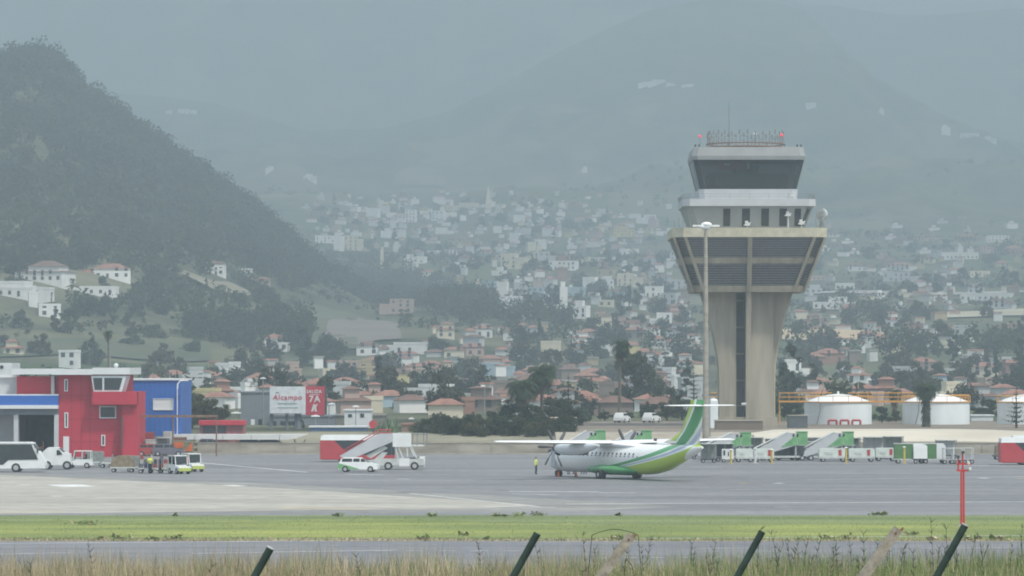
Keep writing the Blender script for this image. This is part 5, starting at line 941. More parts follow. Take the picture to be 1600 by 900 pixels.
# grey warehouses behind
def shed(name, label, px0, px1, ptop, Y, m, dep=14, roofm=None, h2=0, cat='building', extra=None, rz=0):
    x0, x1 = X(px0, Y), X(px1, Y); zb = float(terrain(x0, Y)); t = thing(name, label, cat, (x0, Y, zb), rz); zt = Z(ptop, Y)-zb; L_ = x1-x0
    mb = MB(); mb.b2(0, L_, 0, dep, -1, zt); mb.build('wall', m, t)
    if h2: mb = MB(); mb.prism([(-.3, zt), (L_*.5, zt+h2), (L_+.3, zt)], -.3, dep+.3); mb.build('roof', roofm or m, t)
    else: mb = MB(); mb.b2(-.15, L_+.15, -.15, dep+.15, zt, zt+.2); mb.build('roof', roofm or m, t)
    for a in (extra or []):
        mb = MB(); mb.b2((a[0]-px0)*Y/F, (a[1]-px0)*Y/F, -.06, .08, Z(a[3], Y)-zb, Z(a[2], Y)-zb); mb.build(a[4], a[5], t)
    return t
tile = mat('terracotta_tiles', (.24, .12, .09), .85, .18, .6, c2=(.34, .18, .135)); bluer = mat('blue_roof_sheet', (.08, .15, .3), .6)
shed('grey_warehouse', 'big plain grey warehouse standing behind the advertising board', 376, 420, 614, 620, bgrey, 20, extra=[(392, 398, 655, 667, 'door', bwhite), (404, 412, 655, 667, 'window', vglass)]); shed('grey_hall', 'long low grey hall below the advertising board', 420.5, 520, 651, 612, bgrey, 14, extra=[(425, 432, 658, 667, 'window', vglass), (438, 462, 658, 664, 'window', vglass)])
shed('grey_workshop', 'brownish grey workshop left of the small white house', 520.5, 600, 650, 622, mat('brownish_render', (.2, .19, .17), .9), 12, extra=[(560, 575, 658, 667, 'door', hole)])
shed('small_white_house', 'small white flat-roofed house with round window behind the apron bus', 538, 580, 642, 596, bwhite, 6, extra=[(544, 550, 647, 652, 'window', vglass), (563, 569, 646, 652, 'window', vglass)])
shed('blue_roof_shelter', 'low shelter with white and blue roof edge over the red apron bus', 484, 572, 668, 570, bluer, 5, bwhite)
shed('terracotta_wall_house', 'low pinkish brown house with tiled roof behind the stair truck', 628, 690, 664, 560, mat('pinkish_wall', (.28, .19, .15), .9, .15, .5), 6, tile)
shed('beige_store', 'plain beige store between the garden trees and the mobile stairs', 860, 900, 655, 566, mat('beige_render', (.4, .34, .27), .9), 8)
t = thing('round_sign', 'round red sign on a dark pole above the stair truck handrail', 'sign', (X(583, 556), 556, 1.5)); mb = MB(); mb.tube((0, -.06, Z(663, 556)-1.5), (0, .06, Z(663, 556)-1.5), .55, .55, 18); mb.build('disc', mat('bright_red_fascia', (0, 0, 0)), t); mb = MB(); mb.tube((0, 0.1, -.5), (0, .1, Z(668, 556)-1.5), .1, None, 6); mb.build('pole', dgrey, t)
# ------------------------------------------------------------------ fuel tanks + orange walkway
orange = mat('orange_safety_rail', (.68, .33, .05), .7, .15, 1.5); tankw = mat('tank_white_paint', (.72, .77, .78), .5, .06, .4, stretch=(1, 1, .3))
def tank(label, pc, Y, wpx=105, extra=True):
    x = X(pc, Y); zb = float(terrain(x, Y)); t = thing('fuel_tank', label, 'storage tank', (x, Y, zb), 0, 'white fuel storage tanks'); r = wpx/2*Y/F; zt = Z(628.5, Y)-zb; zd = Z(615.5, Y)-zb
    mb = MB(); n = 40; mb.loft([[Vector((r*math.cos(2*PI*i/n), r*math.sin(2*PI*i/n), z)) for i in range(n)] for z in (-1, zt)]); mb.build('shell', tankw, t)
    mb = MB(); mb.loft([[Vector((r*k*math.cos(2*PI*i/n), r*k*math.sin(2*PI*i/n), zt+(zd-zt)*(1-k**2))) for i in range(n)] for k in (1.01, .85, .6, .35, .12, .01)]); mb.build('dome_roof', awhite, t)
    mb = MB(); 
    for zz in (zt+.05, zt+.95):
        for i in range(28): a, b = 2*PI*i/28, 2*PI*(i+1)/28; mb.tube((r*1.02*math.cos(a), r*1.02*math.sin(a), zz), (r*1.02*math.cos(b), r*1.02*math.sin(b), zz), .06 if zz > zt+.5 else .1, None, 4)
    for i in range(14): a = 2*PI*i/14; mb.tube((r*1.02*math.cos(a), r*1.02*math.sin(a), zt), (r*1.02*math.cos(a), r*1.02*math.sin(a), zt+.95), .05, None, 4)
    mb.build('guard_rail', orange, t); mb = MB(); mb.tube((0, 0, zd-.1), (0, 0, zd+.4), .2, .15, 8); mb.build('vent_cap', awhite, t)
    mb = MB(); a = R(235); q = [(r*1.03*math.cos(a), r*1.03*math.sin(a), zt), (r*1.04*math.cos(a), r*1.04*math.sin(a), zt*.6), (r*1.04*math.cos(a-.12), r*1.04*math.sin(a-.12), 0)]
    for u, v_ in zip(q, q[1:]): mb.tube(u, v_, .07, None, 5)
    mb.build('downpipe', steel, t)
    return t
t1 = tank('white domed fuel tank nearest to the control tower', 1309.5, 625)
tank('white domed fuel tank partly hidden by the shaggy palm', 1462.5, 625); tank('white domed fuel tank cut off by the right edge', 1611, 625)
for k in range(3):
    x = X(1301+k*18.5, 619); t = thing('red_pipe_arch', ('red pipe arch at the tank foot, closest to the tower', 'middle red pipe arch at the tank foot', 'red pipe arch at the tank foot, farthest from the tower')[k], 'pipe', (x, 619, float(terrain(x, 619))), 0, 'red pipe arches'); mb = MB()
    for a, b in (((-.6, 0, 0), (-.6, 0, .7)), ((-.6, 0, .7), (.6, 0, .7)), ((.6, 0, .7), (.6, 0, 0))): mb.tube(a, b, .16, None, 6)
    mb.build('arch', vred, t)
def walkway(label, px0, px1, Y, p0, p1, nm='walkway'):
    x0, x1 = X(px0, Y), X(px1, Y); zb = float(terrain(x0, Y)); t = thing(nm, label, 'walkway', (x0, Y, zb), 0, 'orange railed walkways'); L_ = x1-x0; z0, z1 = Z(p1, Y)-zb, Z(p0, Y)-zb
    mb = MB(); mb.b2(0, L_, -.5, .5, z0-.15, z0+.1); mb.build('deck', orange, t)
    for y in (-.5, .5):
        for f_ in (.5, 1): mb = MB(); mb.tube((0, y, z0+(z1-z0)*f_), (L_, y, z0+(z1-z0)*f_), .06, None, 5); mb.build('rail', orange, t)
    for k in range(int(L_/1.5)+1): mb = MB(); x = min(k*1.5, L_); mb.tube((x, -.5, z0), (x, -.5, z1), .05, None, 4); mb.build('baluster', orange, t)
    for k in (0.1, L_-.1): mb = MB(); mb.tube((k, 0, -.5), (k, 0, z0), .1, None, 5); mb.build('leg', orange, t)
walkway('orange railed walkway between the tower and the first tank', 1217, 1300, 632, 614, 627); walkway('orange railed walkway linking the first and second tanks', 1325, 1440, 632, 614, 627)
walkway('orange railed walkway behind the shaggy palm tank', 1450, 1514, 632.5, 617, 626); walkway('orange railed platform by the floodlight mast', 1106, 1121, 600, 614, 626)
t = thing('tall_white_cabinet', 'narrow white cabinet tower beside the floodlight mast', 'tank', (X(1115, 590), 590, 2)); mb = MB(); mb.b2(-.6, .6, -.6, .6, -.2, Z(626, 590)-2); mb.build('shell', tankw, t); mb = MB(); mb.sphere((0, 0, Z(626, 590)-2), .6, 10, 5, 0, (1, 1, .5), 0); mb.build('cap', awhite, t)
shed('white_store', 'low white store seen between the second and third tanks', 1518, 1552, 650, 660, bwhite, 5)
# ------------------------------------------------------------------ vegetation
leafd = mat('dark_leaves', (.042, .058, .03), .8, .3, .15, c2=(.078, .1, .048), island=.5, spec=.2)
leafm = mat('mid_leaves', (.045, .066, .028), .8, .3, .15, c2=(.09, .112, .05), island=.5, spec=.2)
leafo = mat('olive_leaves', (.07, .075, .03), .8, .3, .15, c2=(.13, .12, .055), island=.5, spec=.2)
bark = mat('bark', (.09, .07, .05), .95, .3, 3, bump=.4); palmt = mat('palm_trunk', (.13, .11, .085), .95, .25, 3); frondg = mat('palm_frond', (.06, .095, .045), .7, .25, .8, island=.35); frondd = mat('dead_frond', (.14, .11, .07), .9, .25, .8, island=.35)
def leaf_cloud(clumps, n, size, flat_=.55):
    """clumps: list of (x,y,z,r): n small leaf triangles in all, filling the clumps unevenly"""
    C_ = np.array(clumps); w_ = C_[:, 3]**2; k = rng.choice(len(C_), n, p=w_/w_.sum()); d = rng.normal(size=(n, 3)); d /= np.linalg.norm(d, axis=1)[:, None]
    rr = rng.random(n)**.45; c = C_[k, :3]+d*(C_[k, 3]*rr)[:, None]*[1, 1, flat_+.25]
    a = rng.normal(size=(n, 3)); b = rng.normal(size=(n, 3)); a /= np.linalg.norm(a, axis=1)[:, None]; b /= np.linalg.norm(b, axis=1)[:, None]
    s = size*(.6+.8*rng.random(n))[:, None]
    return np.stack([c-a*s*.6, c+a*s*.6, c+b*s], 1)
def crown_clumps(r, h, z0, n, seed, squash=1.0):
    R_ = random.Random(seed); out_ = []
    for k in range(n):
        a = R_.uniform(0, 2*PI); t = R_.random(); rad = r*math.sqrt(R_.random())*(.95-.55*t**2); out_.append((rad*math.cos(a), rad*math.sin(a), z0+h*t*.92, R_.uniform(.24, .42)*r*(1.1-.3*t)))
    return out_
def broad_meshes(seed, r, h, trunk, n, size, leafmat, clumps=14):
    cl = crown_clumps(r, h, trunk, clumps, seed); V = leaf_cloud(cl, n, size); cm = fast_mesh('crown', V.reshape(-1, 3), 3, [leafmat])
    mb = MB(); mb.tube((0, 0, -1.0), (0, 0, trunk+h*.3), .045*h+.08, .03*h, 7)
    for c in cl[:6]: mb.tube((0, 0, trunk*.8), (c[0]*.8, c[1]*.8, c[2]), .02*h+.03, .02, 5)
    tm = bpy.data.meshes.new('trunk'); tm.from_pydata(mb.v, [], mb.f); tm.materials.append(bark); tm.polygons.foreach_set('use_smooth', [True]*len(tm.polygons)); return cm, tm
def place_tree(name, label, cat, meshes, x, Y, s=1.0, rz=None, group=None, z=None, sx_=1.0):
    z = float(terrain(x, Y)) if z is None else z; t = thing(name, label, cat, (x, Y, z), random.uniform(0, 6.28) if rz is None else rz, group); t.scale = (s*sx_, s*sx_, s)
    for nm, me_ in zip(('crown', 'trunk'), meshes): o = bpy.data.objects.new(nm, me_); col.objects.link(o); o.parent = t
    return t
kinds = [broad_meshes(20+k, 2.6, 4.2, 1.0, 4200, .24, [leafd, leafm, leafo, leafd][k], 16) for k in range(4)]
low = [broad_meshes(40+k, 2.2, 2.1, .1, 2600, .2, [leafd, leafm, leafo][k], 14) for k in range(3)]
PL = [ # px, Y, top py, width factor, kind, label
 (686, 575, 664, 1, 1, 'small rounded green tree at the start of the dark garden trees'), (706, 585, 656, 1, 0, 'dark tree behind the first double-headed street light'), (728, 578, 653, 1.2, 1, 'bushy green tree just before the tall street light pole'), (742, 600, 644, .9, 0, 'dark tree rising behind the tall street light pole'), (770, 582, 641, 1.1, 1, 'broad green tree just past the tall street light pole'),
 (800, 590, 625, 1.2, 0, 'broad dark tree beneath the shaggy fan palm'), (826, 578, 630, 1.2, 1, 'green tree in front of the two garden palms'), (858, 592, 628, 1.1, 0, 'dark tree beside the taller garden palm'), (872, 604, 612, .9, 0, 'dark tree between the taller garden palm and the tiered pine'), (892, 590, 626, .9, 0, 'dark tree at the foot of the tiered pine'),
 (915, 640, 645, 1.1, 0, 'dark tree behind the beige store'), (945, 660, 640, 1.2, 0, 'dark tree left of the tall palm trunk'), (983, 665, 642, 1.0, 0, 'dark tree just past the tall palm trunk'), (1015, 670, 628, 1.0, 0, 'dark tree behind the white cars near the tail fin'), (1042, 665, 625, 1.1, 2, 'olive tree just left of the aircraft tail fin'), (1066, 668, 618, 1.1, 0, 'dark tree directly behind the aircraft tail fin'), (1092, 672, 628, .9, 2, 'olive tree below the tiered pine next to the floodlight mast'),
 (300, 585, 622, 1.0, 2, 'olive brown tree next to the blue warehouse'), (322, 590, 618, 1.1, 2, 'wide olive brown tree above the red shed'), (346, 588, 632, .9, 2, 'smaller olive brown tree above the red shed end'), (290, 640, 602, .9, 0, 'dark tree touching the curved lamp of the blue warehouse'),
 (470, 590, 655, .7, 1, 'small shrubby tree under the advertising board'), (1378, 640, 634, .9, 1, 'green tree between the first two fuel tanks'), (1400, 645, 640, .9, 2, 'olive tree under the small palm between the tanks'), (1235, 660, 622, 1.0, 0, 'dark tree between the tower and first tank'), (1530, 670, 632, 1.1, 0, 'dark tree between the second and third tanks'), (1545, 690, 622, 1.0, 1, 'greyish green tree behind the low white store'),
]
for px, Y, ptop, wf, k, lab in PL:
    x = X(px, Y); z = float(terrain(x, Y)); h = Z(ptop, Y)-z; s = h/5.1; place_tree('tree', lab, 'tree', kinds[k], x, Y, s, None, 'garden trees around the tower and tanks', z, wf*(1 if s > .8 else 1.1))
SH = [(664, 1), (680, 0), (697, 1), (716, 0), (736, 1), (752, 2), (775, 0), (786, 1), (812, 0), (838, 1), (852, 2), (868, 0), (884, 1)]
for j, (px, k) in enumerate(SH):
    Y = 548+random.uniform(-4, 8); x = X(px, Y); s = random.uniform(.75, 1.15); nm_ = ['first', 'second', 'third', 'fourth', 'fifth', 'sixth', 'seventh', 'eighth', 'ninth', 'tenth', 'eleventh', 'twelfth', 'thirteenth'][j]
    place_tree('shrub', f'{["dark", "green", "olive"][k]} shrub above the apron wall, {nm_} counted from the stair truck', 'shrub', low[k], x, Y, s, None, 'shrubs along the bank above the apron wall', None, 1.1)
# palms
def frond(V, M_, base, a, el, L, droop, w_=.34, dead=False):
    n = 9; p = Vector(base); e = el; step = L/n; h = Vector((math.cos(a), math.sin(a), 0)); side = Vector((-math.sin(a), math.cos(a), 0))
    for k in range(n):
        d = h*math.cos(e)+Vector((0, 0, math.sin(e))); q = p+d*step; ll = w_*L*math.sin(PI*(k+1.2)/(n+1.5))**.7; up = d.cross(side)
        V.append([p-side*.03, p+side*.03, q])
        for s in (-1, 1):
            for j in (0, .5):
                b = p.lerp(q, j); tip = b+side*s*ll*.8+d*ll*.55-Vector((0, 0, ll*(.25+.3*random.random()))); V.append([b, b+d*step*.42, tip])
        p = q; e -= droop/n*(1+k*.12)
def palm(label, px, pbase, pcrown, Y, R_=2.0, n=34, trunk_r=.22, skirt=0, wind=0, name='palm_tree', fan=.34, group='palms near the airport'):
    x = X(px, Y); z = float(terrain(x, Y)); zc_ = Z(pcrown, Y)-z; t = thing(name, label, 'palm', (x, Y, z), 0, group); mb = MB(); m = 10; pts = [Vector((math.sin(k/m*2.5)*.15, 0, -.5+(zc_+.5)*k/m)) for k in range(m+1)]
    for k in range(m): mb.tube(pts[k], pts[k+1], trunk_r*(1.15-.3*k/m), trunk_r*(1.15-.3*(k+1)/m), 9)
    mb.build('trunk', palmt, t); V = []; top = pts[-1]
    for k in range(n):
        a = k*2.39996; f_ = k/n; el = 1.45-1.7*f_+random.uniform(-.15, .15); aw = a
        if wind: aw = math.atan2(math.sin(a), math.cos(a)+wind)
        frond(V, None, top, aw, el, R_*random.uniform(.85, 1.1), 1.3+.5*random.random(), fan)
    V = np.array([[tuple(p) for p in tri] for tri in V]); o = bpy.data.objects.new('crown', fast_mesh('crown', V.reshape(-1, 3), 3, [frondg])); col.objects.link(o); o.parent = t
    if skirt:
        V = []
        for k in range(int(skirt*26)):
            zz = top.z-.3-random.random()*skirt; frond(V, None, (top.x, 0, zz), random.uniform(0, 6.28), -.5, R_*random.uniform(.45, .7), .9, .4)
        V = np.array([[tuple(p) for p in tri] for tri in V]); o = bpy.data.objects.new('dead_skirt', fast_mesh('dead_skirt', V.reshape(-1, 3), 3, [frondd if skirt < 3 else mat('brown_green_skirt', (.05, .06, .035), .9, .3, 1, island=.4)])); col.objects.link(o); o.parent = t
    return t
palm('very tall thin palm with wind-swept crown left of the tower', 967, 664, 542, 640, 2.1, 60, .24, 1.2, .9, fan=.45); palm('taller of the two garden palms, with a hanging skirt', 845, 680, 586, 590, 2.7, 52, .24, 1.5, .2, fan=.42)
palm('shorter shaggy garden palm beside the tall street light', 815, 680, 608, 588, 2.9, 56, .3, 2.0, .1, fan=.42); palm('third garden palm half sunk among dark trees near the tiered pine', 905, 670, 648, 610, 1.8, 34, .25, .8)
palm('thick shaggy palm standing in front of the second fuel tank', 1446, 660, 610, 600, 2.1, 56, .5, 4.6, .15, fan=.5); palm('small palm rising behind the walkway between the tanks', 1397, 660, 616, 660, 1.7, 36, .25, 1.6, fan=.4)
palm('low wide palm right behind the aircraft nose trees', 790, 690, 640, 592, 1.9, 34, .25, .8); palm('slim hillside palm rising above the red building roof', 168, 600, 522, 760, 1.3, 30, .16, .6)
# spiky agave cluster behind the stair truck
Y = 548.; x = X(605, Y); V = []
for k in range(60):
    a = random.uniform(0, 6.28); e = random.uniform(.35, 1.5); b = Vector((random.uniform(-1.3, 1.3), random.uniform(-.8, .8), .1)); L = random.uniform(1.1, 2.1); d = Vector((math.cos(a)*math.cos(e), math.sin(a)*math.cos(e), math.sin(e))); s = d.cross(Vector((0, 0, 1))).normalized()*.1; V += [[b-s, b+s, b+d*L]]
o = bpy.data.objects.new('agave_plant', fast_mesh('agave_plant', np.array([[tuple(p) for p in tri] for tri in V]).reshape(-1, 3), 3, [mat('agave_leaf', (.12, .19, .1), .6, .3, 1, island=.4)])); col.objects.link(o); o.location = (x, Y, float(terrain(x, Y))); o.scale = (1.1, 1, 1.35); setp(o, 'spiky pale green agave clump behind the stair truck', 'plant')
# tiered pines
def tiered(label, px, ptop, Y, wide=1.0, base=None):
    x = X(px, Y); z = float(terrain(x, Y)); h = Z(ptop, Y)-z; t = thing('tiered_pine', label, 'pine', (x, Y, z), 0, 'tiered island pines'); mb = MB(); mb.tube((0, 0, -.5), (0, 0, h), .2, .03, 8); mb.build('trunk', bark, t); V = []
    nt_ = int(h/.75)
    for k in range(nt_):
        zz = h*.16+h*.82*k/nt_; L = wide*(h*.27)*(1-k/nt_)**.8+.15; nb = 7
        for j in range(nb):
            a = 2*PI*j/nb+k*.5; d = Vector((math.cos(a), math.sin(a), 0)); 
            for m in range(int(8+L*9)):
                f_ = random.random(); p = Vector((0, 0, zz))+d*L*f_+Vector((0, 0, .22*L*f_**2+random.uniform(-.1, .1))); q = d.cross(Vector((0, 0, 1)))*random.uniform(-.35, .35)*(1.1-f_)*L*.7; V.append([p, p+q, p+q*.5+d*.3+Vector((0, 0, random.uniform(.02, .2)))])
    o = bpy.data.objects.new('crown', fast_mesh('crown', np.array([[tuple(p) for p in tri] for tri in V]).reshape(-1, 3), 3, [leafd])); col.objects.link(o); o.parent = t
tiered('tiered pine among the garden trees beside the taller palm', 888, 583, 625, .8); tiered('tiered pine next to the tall floodlight mast', 1084, 576, 640, .95); tiered('tiered pine in front of the last fuel tank at the right edge', 1588, 608, 590, 1.5)
# ------------------------------------------------------------------ town
wallcols = [('white', (.78, .78, .76)), ('white', (.85, .85, .83)), ('white', (.66, .67, .66)), ('cream', (.66, .6, .46)), ('pale grey', (.48, .5, .5)), ('pinkish', (.46, .34, .29)), ('ochre', (.44, .36, .22)), ('brown', (.22, .18, .15)), ('pale blue', (.35, .45, .52)), ('terracotta', (.3, .17, .13)), ('yellow', (.58, .5, .24))]
wm = [mat('house_wall_'+c[0].replace(' ', '_')+str(i), c[1], .85, .1, .25, bump=0) for i, c in enumerate(wallcols)]
roofm = {'red': tile, 'brown': mat('old_brown_tiles', (.16, .1, .08), .9, .2, .4), 'flat': mat('flat_roof_surface', (.38, .37, .35), .9, .15, .3)}
winm = mat('house_window', (.05, .06, .07), .4, .2, 1)
def house(v, w_, storeys, wc, roof, rz, label, name='house', group=None, wing=None, parts=True, cat='house', depth=None, fh=3.0):
    t = thing(name, label, cat, (v.x, v.y, v.z), rz, group); dp = depth or w_*random.uniform(.6, .9); h = storeys*fh; R2 = random
    mb = MB(); vol = [(-w_/2, w_/2, 0, dp, h)]
    if wing is None: wing = R2.random() < .6
    if wing:
        s = R2.choice([-1, 1]); ww = w_*R2.uniform(.4, .7); hw = max(fh, h-fh) if R2.random() < .6 else h+fh*.9; x0 = s*w_/2 if hw < h else -ww/2+s*w_*.1
        vol.append((min(x0, x0+s*ww) if hw < h else x0, max(x0, x0+s*ww) if hw < h else x0+ww, (-1.2 if hw < h else .8), dp*.7, hw))
    for a in vol: mb.b2(a[0], a[1], a[2], a[3], -5, a[4])
    mb.build('wall', wm[wc], t)
    for a in vol:
        mb = MB(); z = a[4]
        if roof == 'flat':
            for q in ((a[0]-.1, a[1]+.1, a[2]-.1, a[2]+.15), (a[0]-.1, a[1]+.1, a[3]-.15, a[3]+.1), (a[0]-.1, a[0]+.15, a[2]+.15, a[3]-.15), (a[1]-.15, a[1]+.1, a[2]+.15, a[3]-.15)): mb.b2(*q, z+.004, z+.75, 1)
            mb.b2(a[0]+.16, a[1]-.16, a[2]+.16, a[3]-.16, z+.004, z+.12, 0); mb.build('roof', [roofm['flat'], wm[wc]], t)
        else:
            rh = min(2.4, (a[3]-a[2])*.24); e = .45; xa, xb, ya, yb = a[0]-e, a[1]+e, a[2]-e, a[3]+e; ym = (ya+yb)/2; ins = min((xb-xa)*.35, (yb-ya)/2)
            mb.add([(xa, ya, z), (xb, ya, z), (xb, yb, z), (xa, yb, z), (xa+ins, ym, z+rh), (xb-ins, ym, z+rh)], [(0, 1, 5, 4), (2, 3, 4, 5), (1, 2, 5), (3, 0, 4), (0, 3, 2, 1)]); mb.build('roof', roofm[roof], t)
    if parts:
        a = vol[0]
        for f_ in range(int(round(a[4]/fh))):
            nw = max(2, int((a[1]-a[0])/2.9)); 
            for k in range(nw):
                if R2.random() < .15: continue
                x = a[0]+(a[1]-a[0])*(k+.5)/nw; ww, hh = R2.choice([(1.1, 1.3), (1.3, 1.4), (1.0, 2.0)]); z = f_*fh+.9 if hh < 1.6 else f_*fh+.15
                mb = MB(); mb.b2(x-ww/2, x+ww/2, a[2]-.04, a[2]+.08, z, z+hh); mb.build('window', winm, t)
    return t
def slope_tree_clear(v, r=16): return all((v.x-a.x)**2+(v.y-a.y)**2 > r*r for a in HP)
HP = []
def hh(px, py, w_, st_, wc, roof, label, rz=None, **k):
    v = hit(px, py)
    if v is None: return
    wm_ = w_*v.y/F; HP.append(v); k.setdefault('fh', 2.35 if px < 700 and py > 400 else 2.8); return house(v, wm_, st_, wc, roof, random.uniform(-.25, .25) if rz is None else rz, label, **k)
M_ = [
 (60, 441, 78, 1.6, 0, 'brown', 'long white hillside house with reddish roof, highest on the left slope'), (175, 436, 58, 1.7, 1, 'red', 'white hillside villa with wide hipped red roof on the wooded hill foot'),
 (15, 464, 100, 1.2, 0, 'flat', 'long low white building at the left edge below the long hillside house'), (150, 462, 58, 1.2, 1, 'flat', 'long stepped white terrace building below the hipped villa'), (62, 468, 38, 1, 7, 'brown', 'brown roofed house beside the round dark hillside tree'), (52, 480, 14, 2, 0, 'flat', 'tiny white house right under the brown roofed one'), (78, 496, 34, 1.7, 1, 'flat', 'blocky white hillside house, lowest of the upper left group'),
 (324, 421, 26, 1.3, 0, 'brown', 'small white house above the tan terraces'), (341, 431, 15, 1.6, 1, 'flat', 'tiny white house at the upper tan terrace edge'), (384, 430, 18, 1, 0, 'flat', 'faint white cottage beyond the tan terraces'), (412, 446, 22, 1.2, 5, 'red', 'pinkish roofed cottage on the dark hillside'),
 (105, 575, 28, 2, 0, 'flat', 'white two storey house behind the red building roof'), (20, 556, 30, 1, 3, 'red', 'low tiled cottage above the white rooftop block'), (428, 546, 32, 1.6, 1, 'red', 'white gabled villa standing alone on the green slope'), (438, 549, 22, 1, 0, 'flat', 'low white block built against the lone gabled villa'),
 (575, 556, 36, 1.5, 0, 'brown', 'white cottage with two blocks below the brown field'), (640, 553, 50, 1.4, 2, 'flat', 'long pale house below the brown field'), (585, 471, 30, 1.2, 0, 'brown', 'white house beside the bare tan building'), (626, 490, 34, 2.6, 5, 'flat', 'bare tan unplastered block standing among hillside trees'),
 (798, 488, 34, 2.4, 1, 'flat', 'white villa next to the turquoise hall'), (881, 491, 12, 4.2, 1, 'flat', 'narrow tall white tower block'), (868, 464, 88, 1.9, 8, 'flat', 'long pale turquoise hall'), (878, 422, 42, 1.9, 1, 'flat', 'white villa with notched parapet in mid town'),
 (794, 420, 24, 3.4, 3, 'flat', 'tall cream apartment block in mid town'), (975, 370, 34, 2.4, 10, 'red', 'yellow house on the right of the upper town'), (982, 398, 30, 1.5, 1, 'flat', 'isolated white house under the yellow one'), (725, 330, 72, 2.2, 3, 'flat', 'long cream church hall beside the spire'),
 (641, 347, 16, 3.6, 1, 'flat', 'square white block under the church hall'), (650, 412, 26, 1.8, 1, 'flat', 'small white arcaded house at town centre'), (597, 420, 5, 5, 3, 'flat', 'slim pale tower house at the wooded edge of town'), (548, 391, 22, 4, 3, 'flat', 'greenish cream block on the edge of the wooded hill'), (528, 392, 14, 4, 1, 'flat', 'narrow white block on the edge of the wooded hill'), (508, 380, 30, 2, 1, 'flat', 'white stepped houses touching the wooded hill'),
 (264, 178, 10, 1.2, 2, 'flat', 'faint cottage beginning the row high on the misty slope'), (286, 177, 17, 1.8, 0, 'flat', 'faint white main house high on the misty slope'), (302, 178, 10, 1.6, 0, 'flat', 'faint white cottage ending the row on the misty slope'), (421, 270, 13, 1.5, 0, 'flat', 'faint white cottage above the wooded hill flank'), (485, 283, 20, 1.6, 0, 'flat', 'faint white house just above the town edge'), (1012, 134, 12, 1.6, 0, 'flat', 'faint white hut, first of the high mountain farm'), (1030, 132, 20, 1.8, 0, 'flat', 'faint white main house of the high mountain farm'), (1045, 135, 9, 1.4, 2, 'flat', 'faint small barn closing the high mountain farm'), (1078, 137, 14, 1.4, 0, 'flat', 'tiny faint house beside the high mountain farm'), (1268, 169, 15, 2.0, 0, 'flat', 'faint white house on the mountain beside the tower mast'), (1378, 179, 7, 2, 0, 'flat', 'tiny white speck of a house on the mountain ridge'), (1478, 211, 14, 3.2, 1, 'flat', 'bright white house high on the right mountain ridge'), (1515, 214, 30, 1.4, 2, 'flat', 'low faint farm next to the bright ridge house'), (1545, 221, 22, 1.2, 2, 'flat', 'outermost faint farm on the right ridge'), (914, 270, 8, 1.4, 1, 'flat', 'tiny white hut above the upper town'),
 (1240, 594, 24, 2, 1, 'flat', 'white house right beside the tower shaft, lower town'), (1560, 378, 34, 1.6, 0, 'flat', 'long white farmhouse high in the right-hand fields'), (1500, 405, 60, 1.5, 2, 'flat', 'wide pale greenhouse row in the right-hand fields'), (1400, 440, 40, 2, 4, 'flat', 'large grey barn in the right-hand fields'), (1540, 470, 80, 1.2, 2, 'flat', 'very long low white warehouse in the right-hand fields'), (1300, 483, 60, 1.0, 1, 'flat', 'long thin white roofed shed past the tower collar'), (1320, 452, 30, 1.1, 1, 'flat', 'small white shed level with the lower tower gallery'),
]
for a in M_:
    hh(*a, parts=a[2] > 14)
# church spire
v = hit(763, 331); HP.append(v); t = thing('church_tower', 'pale church tower with pointed spire above the town', 'church tower', v); s_ = v.y/F; mb = MB(); mb.b2(-4.5*s_, 4.5*s_, -2*s_, 7*s_, -4, 17*s_); mb.build('tower', wm[3], t); mb = MB(); mb.loft([[Vector((x*r, y*r+2.5*s_, z)) for x, y in ((-1, -1), (1, -1), (1, 1), (-1, 1))] for r, z in ((3.2*s_, 17*s_), (3.0*s_, 24*s_), (.1, 41*s_))], 0, False); mb.build('spire', wm[3], t)
# the rest of the town: houses scattered over the slopes, labelled afterwards from what they look like
ZN = [  # polygon px,py ; count ; spacing px ; width px range ; zone phrase ; colour weights index
 ([(470, 318), (560, 316), (700, 318), (850, 316), (930, 330), (1050, 345), (1060, 400), (900, 405), (760, 400), (640, 408), (560, 398), (500, 372)], 66, 12, (9, 23), 'upper town'),
 ([(600, 408), (760, 402), (900, 408), (1062, 402), (1085, 520), (900, 515), (820, 500), (700, 450)], 38, 16, (12, 28), 'middle town'),
 ([(1262, 372), (1600, 352), (1640, 600), (1235, 600), (1240, 470)], 42, 20, (14, 40), 'fields beyond the tower'),
 ([(690, 512), (1100, 520), (1100, 640), (930, 645), (700, 640), (600, 630), (420, 616), (250, 612), (230, 590), (460, 575), (640, 565)], 66, 17, (13, 28), 'lower town'),
 ([(300, 622), (420, 624), (1095, 642), (1095, 653), (640, 655), (300, 642)], 34, 16, (11, 21), 'airfield edge'),
 ([(1225, 590), (1610, 590), (1610, 638), (1225, 638)], 20, 18, (11, 22), 'tank side'),
]
def inside(p, poly):
    c = False; n = len(poly)
    for i in range(n):
        (x0, y0), (x1, y1) = poly[i], poly[i-1]
        if (y0 > p[1]) != (y1 > p[1]) and p[0] < (x1-x0)*(p[1]-y0)/(y1-y0)+x0: c = not c
    return c
auto = []; taken = [(a[0], a[1], a[2]) for a in M_]
